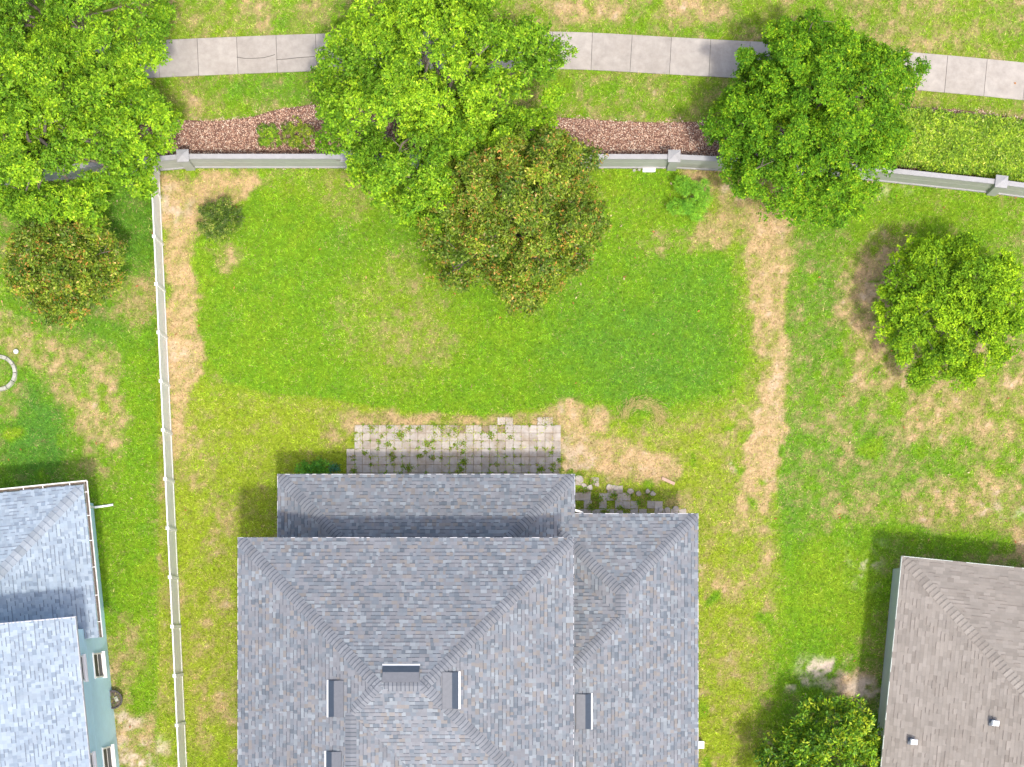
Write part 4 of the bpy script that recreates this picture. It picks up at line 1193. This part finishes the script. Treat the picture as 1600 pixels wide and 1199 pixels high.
# ------------------------------------------------------------------ weeds on the patio and at the path
rg = np.random.default_rng(51)
wp = [(625, 680, 10), (606, 695, 7), (592, 693, 4), (613, 710, 5), (614, 718, 5), (640, 732, 9), (668, 695, 8), (665, 707, 5), (723, 694, 7), (724, 706, 6), (726, 722, 8), (720, 733, 7), (798, 683, 5), (711, 696, 5), (710, 672, 6), (640, 670, 6), (655, 670, 6),
      (570, 708, 5), (552, 718, 4), (553, 735, 6), (846, 734, 8), (862, 735, 6), (862, 708, 4), (657, 713, 5), (676, 715, 6), (702, 680, 4), (766, 678, 7), (768, 684, 5), (675, 690, 4), (630, 730, 4), (597, 682, 5), (580, 668, 7), (690, 668, 6), (610, 668, 5), (875, 720, 6), (876, 735, 6),
      (935, 780, 10), (925, 792, 9), (958, 775, 8), (985, 772, 8), (1000, 785, 8), (915, 765, 8), (1015, 776, 8), (945, 800, 7), (970, 795, 7), (905, 742, 7), (890, 738, 7), (925, 754, 8)]
for i in range(90):
    ix, iy = rg.integers(1, 27), rg.integers(0, 7)
    wp.append((541.5 + ix * SPX + rg.normal(0, 1), 664.5 + iy * SPX + rg.normal(0, .5), rg.uniform(1.5, 3)))
pos = []; rad = []
for x, y, r in wp:
    n_ = int(r * r * 1.6) + 5
    pos.append(np.stack([x + rg.normal(0, r * .42, n_), y + rg.normal(0, r * .3, n_)], 1)); rad += [r] * n_
pos = np.concatenate(pos); rad = np.array(rad); n = len(pos)
az = rg.uniform(0, 2 * np.pi, n); el = rg.uniform(.15, .9, n)
dirs = np.stack([np.cos(az) * np.cos(el), np.sin(az) * np.cos(el), np.sin(el)], 1)
base = np.stack([(pos[:, 0] - NX) / 40, (NY - pos[:, 1]) / 40, np.full(n, .03)], 1)
col = np.array([(.20, .36, .03), (.27, .40, .04), (.34, .33, .08), (.14, .28, .03), (.40, .24, .10)])[rg.choice(5, n, p=[.34, .26, .16, .16, .08])] * rg.uniform(.7, 1.2, (n, 1))
V, F, col = leaves(base, dirs, rg.uniform(.05, .12, n), rg.uniform(.015, .04, n), np.tile((0., 0., 1.), (n, 1)) + rg.normal(0, .2, (n, 3)), .1, col)
o = link('weeds', fmesh('weeds', V, F, col), M['grass']); tag(o, 'small green weeds sprouting from the paver joints', 'weeds', kind='stuff')

# fallen leaves and straw
n = 900
lx_ = rg.uniform(0, 1600, n); ly_ = rg.uniform(120, 1199, n)
near = np.exp(-(((lx_ - 800) / 210) ** 2 + ((ly_ - 360) / 150) ** 2)) + np.exp(-(((lx_ - 110) / 120) ** 2 + ((ly_ - 480) / 120) ** 2)) + .25 * (lx_ < 240) + .2 * (lx_ > 1240) + .06
k = rg.random(n) < near
k &= ~((lx_ > 370) & (lx_ < 1095) & (ly_ > 660)) & ~((lx_ < 180) & (ly_ > 740)) & ~((lx_ > 1375) & (ly_ > 860))
lx_, ly_ = lx_[k], ly_[k]; n = len(lx_)
az = rg.uniform(0, 2 * np.pi, n)
dirs = np.stack([np.cos(az), np.sin(az), rg.normal(0, .15, n)], 1); dirs = norm(dirs)
col = np.array([(.5, .22, .07), (.55, .36, .16), (.4, .16, .06), (.62, .5, .3)])[rg.choice(4, n)] * rg.uniform(.7, 1.2, (n, 1))
V, F, col = leaves(np.stack([(lx_ - NX) / 40, (NY - ly_) / 40, np.full(n, .07)], 1), dirs, rg.uniform(.08, .17, n), rg.uniform(.04, .08, n), np.tile((0., 0., 1.), (n, 1)) + rg.normal(0, .3, (n, 3)), .2, col)
o = link('fallen_leaves', fmesh('fallen_leaves', V, F, col), M['leaf']); tag(o, 'scattered brown and orange leaves lying on the grass', 'leaves', kind='stuff')
n = 700
t = rg.uniform(-.3, np.pi + .2, n); rr_ = rg.normal(27, 5, n)
sx_ = 1004 + rr_ * np.cos(t) * 1.1 + rg.normal(0, 2, n); sy_ = 655 - rr_ * np.sin(t) * .9 + rg.normal(0, 2, n)
az = -(t - np.pi / 2) * -1 + rg.normal(0, .5, n)
dirs = norm(np.stack([np.cos(az), np.sin(az), rg.normal(0, .1, n)], 1))
col = np.array((.5, .42, .17)) * rg.uniform(.7, 1.25, (n, 1))
V, F, col = leaves(np.stack([(sx_ - NX) / 40, (NY - sy_) / 40, rg.uniform(.05, .09, n)], 1), dirs, rg.uniform(.14, .34, n), rg.uniform(.008, .016, n), np.tile((0., 0., 1.), (n, 1)), .05, col)
o = link('dry_straw', fmesh('dry_straw', V, F, col), M['grass']); tag(o, 'curved heap of dry cut grass lying on the lawn right of the patio', 'straw', kind='stuff')

# ------------------------------------------------------------------ small things
# round concrete edging ring at the left edge, ball beside it
q = P(-2, 583)
ring = empty('tree_ring', (q[0], q[1], 0)); tag(ring, 'round weathered concrete edging ring in the grass at the left edge', 'edging')
for i in range(12):
    a0 = 2 * math.pi * i / 12 + .02; a1 = 2 * math.pi * (i + 1) / 12 - .02
    m_ = MB(); r0, r1, hh = .55, .73, .10 + random.uniform(-.012, .012)
    pts = []
    for t in np.linspace(a0, a1, 5): pts.append(t)
    for u, v in zip(pts[:-1], pts[1:]):
        A = [(r0 * math.cos(u), r0 * math.sin(u)), (r1 * math.cos(u), r1 * math.sin(u)), (r1 * math.cos(v), r1 * math.sin(v)), (r0 * math.cos(v), r0 * math.sin(v))]
        B = [(.58 * math.cos(u), .58 * math.sin(u)), (.70 * math.cos(u), .70 * math.sin(u)), (.70 * math.cos(v), .70 * math.sin(v)), (.58 * math.cos(v), .58 * math.sin(v))]
        m_.poly([(x, y, hh) for x, y in B])
        for k in ((0, 3), (2, 1)):
            pass
        m_.poly([(*A[1], -.03), (*A[2], -.03), (*B[2], hh), (*B[1], hh)]); m_.poly([(*A[3], -.03), (*A[0], -.03), (*B[0], hh), (*B[3], hh)])
        if u == pts[0]: m_.poly([(*A[0], -.03), (*A[1], -.03), (*B[1], hh), (*B[0], hh)])
        if v == pts[-1]: m_.poly([(*A[2], -.03), (*A[3], -.03), (*B[3], hh), (*B[2], hh)])
    m_.build('edging_segment', M['oldconcrete'], ring)
q = P(25, 549.5, .1)
bl = MB().lathe([(.001, -.1)] + [(.1 * math.sin(math.pi * i / 12), -.1 * math.cos(math.pi * i / 12)) for i in range(1, 12)] + [(.001, .1)], seg=18)
o = bl.build('ball', M['plastic'], smooth=True); o.location = (q[0], q[1], .11); tag(o, 'small white ball on the grass beside the concrete ring', 'ball')
# planter by the blue house
q = P(178, 1093, .2)
pl = empty('planter', (q[0], q[1], 0)); tag(pl, 'round dark weathered planter on the ground against the blue wall', 'planter')
MB().lathe([(.02, .0), (.27, .0), (.33, .14), (.36, .30), (.37, .34), (.34, .35), (.31, .33), (.29, .25)], seg=28).build('tub', M['pot'], pl, smooth=True)
MB().lathe([(.30, .27), (.2, .285), (.1, .275), (.001, .28)], seg=20).build('soil', M['gutterdirt'], pl)
MB().box((.12, .02, .31), (.14, .2, .06), .4).build('stone', M['oldconcrete'], pl, bevel=.02)
n = 90
az = rg.uniform(0, 2 * np.pi, n); rq = rg.uniform(.0, .24, n); el = rg.uniform(.2, 1.1, n)
base = np.stack([np.cos(az) * rq, np.sin(az) * rq, np.full(n, .28)], 1)
dirs = np.stack([np.cos(az) * np.cos(el), np.sin(az) * np.cos(el), np.sin(el)], 1)
V, F, col = leaves(base, dirs, rg.uniform(.07, .16, n), rg.uniform(.02, .035, n), np.tile((0., 0., 1.), (n, 1)) + rg.normal(0, .2, (n, 3)), .1, np.array([(.16, .26, .04), (.32, .28, .12)])[rg.choice(2, n)])
link('plant', fmesh('plant', V, F, col), M['leaf'], pl)
# white blocks at the foot of the wall
q = P(1014, 266.5)
o = MB().box((0, 0, .05), (.5, .16, .1), 0).build('concrete_block', M['plastic'], bevel=.015); o.location = q; tag(o, 'long white block lying at the foot of the grey wall', 'block')
q = P(995, 266.5)
o = MB().box((-.1, 0, .04), (.14, .11, .08), .5, top=(.8, .8)).box((.09, .02, .035), (.12, .1, .07), -.3, top=(.8, .8)).build('broken_block', M['oldconcrete'], bevel=.015); o.location = q; tag(o, 'small broken pale stones left of the white block by the wall', 'stones')
# white box beside the house
q = P(1094, 1163)
bx = empty('utility_box', (q[0], q[1], 0)); tag(bx, 'small white box on the grass at the right side of the main house', 'box')
MB().box((0, 0, .17), (.22, .26, .36)).build('body', M['plastic'], bx, bevel=.02)
MB().box((0, 0, .365), (.25, .29, .03)).build('lid', M['plastic'], bx, bevel=.01)
# reddish bare brick lying in the grass
q = P(1044, 752)
o = MB().box((0, 0, .03), (.55, .12, .07), R(-24)).build('brick_edging', M['brick'], bevel=.01); o.location = (q[0], q[1], -.01); tag(o, 'flat reddish edging brick in the dry grass right of the patio', 'brick')
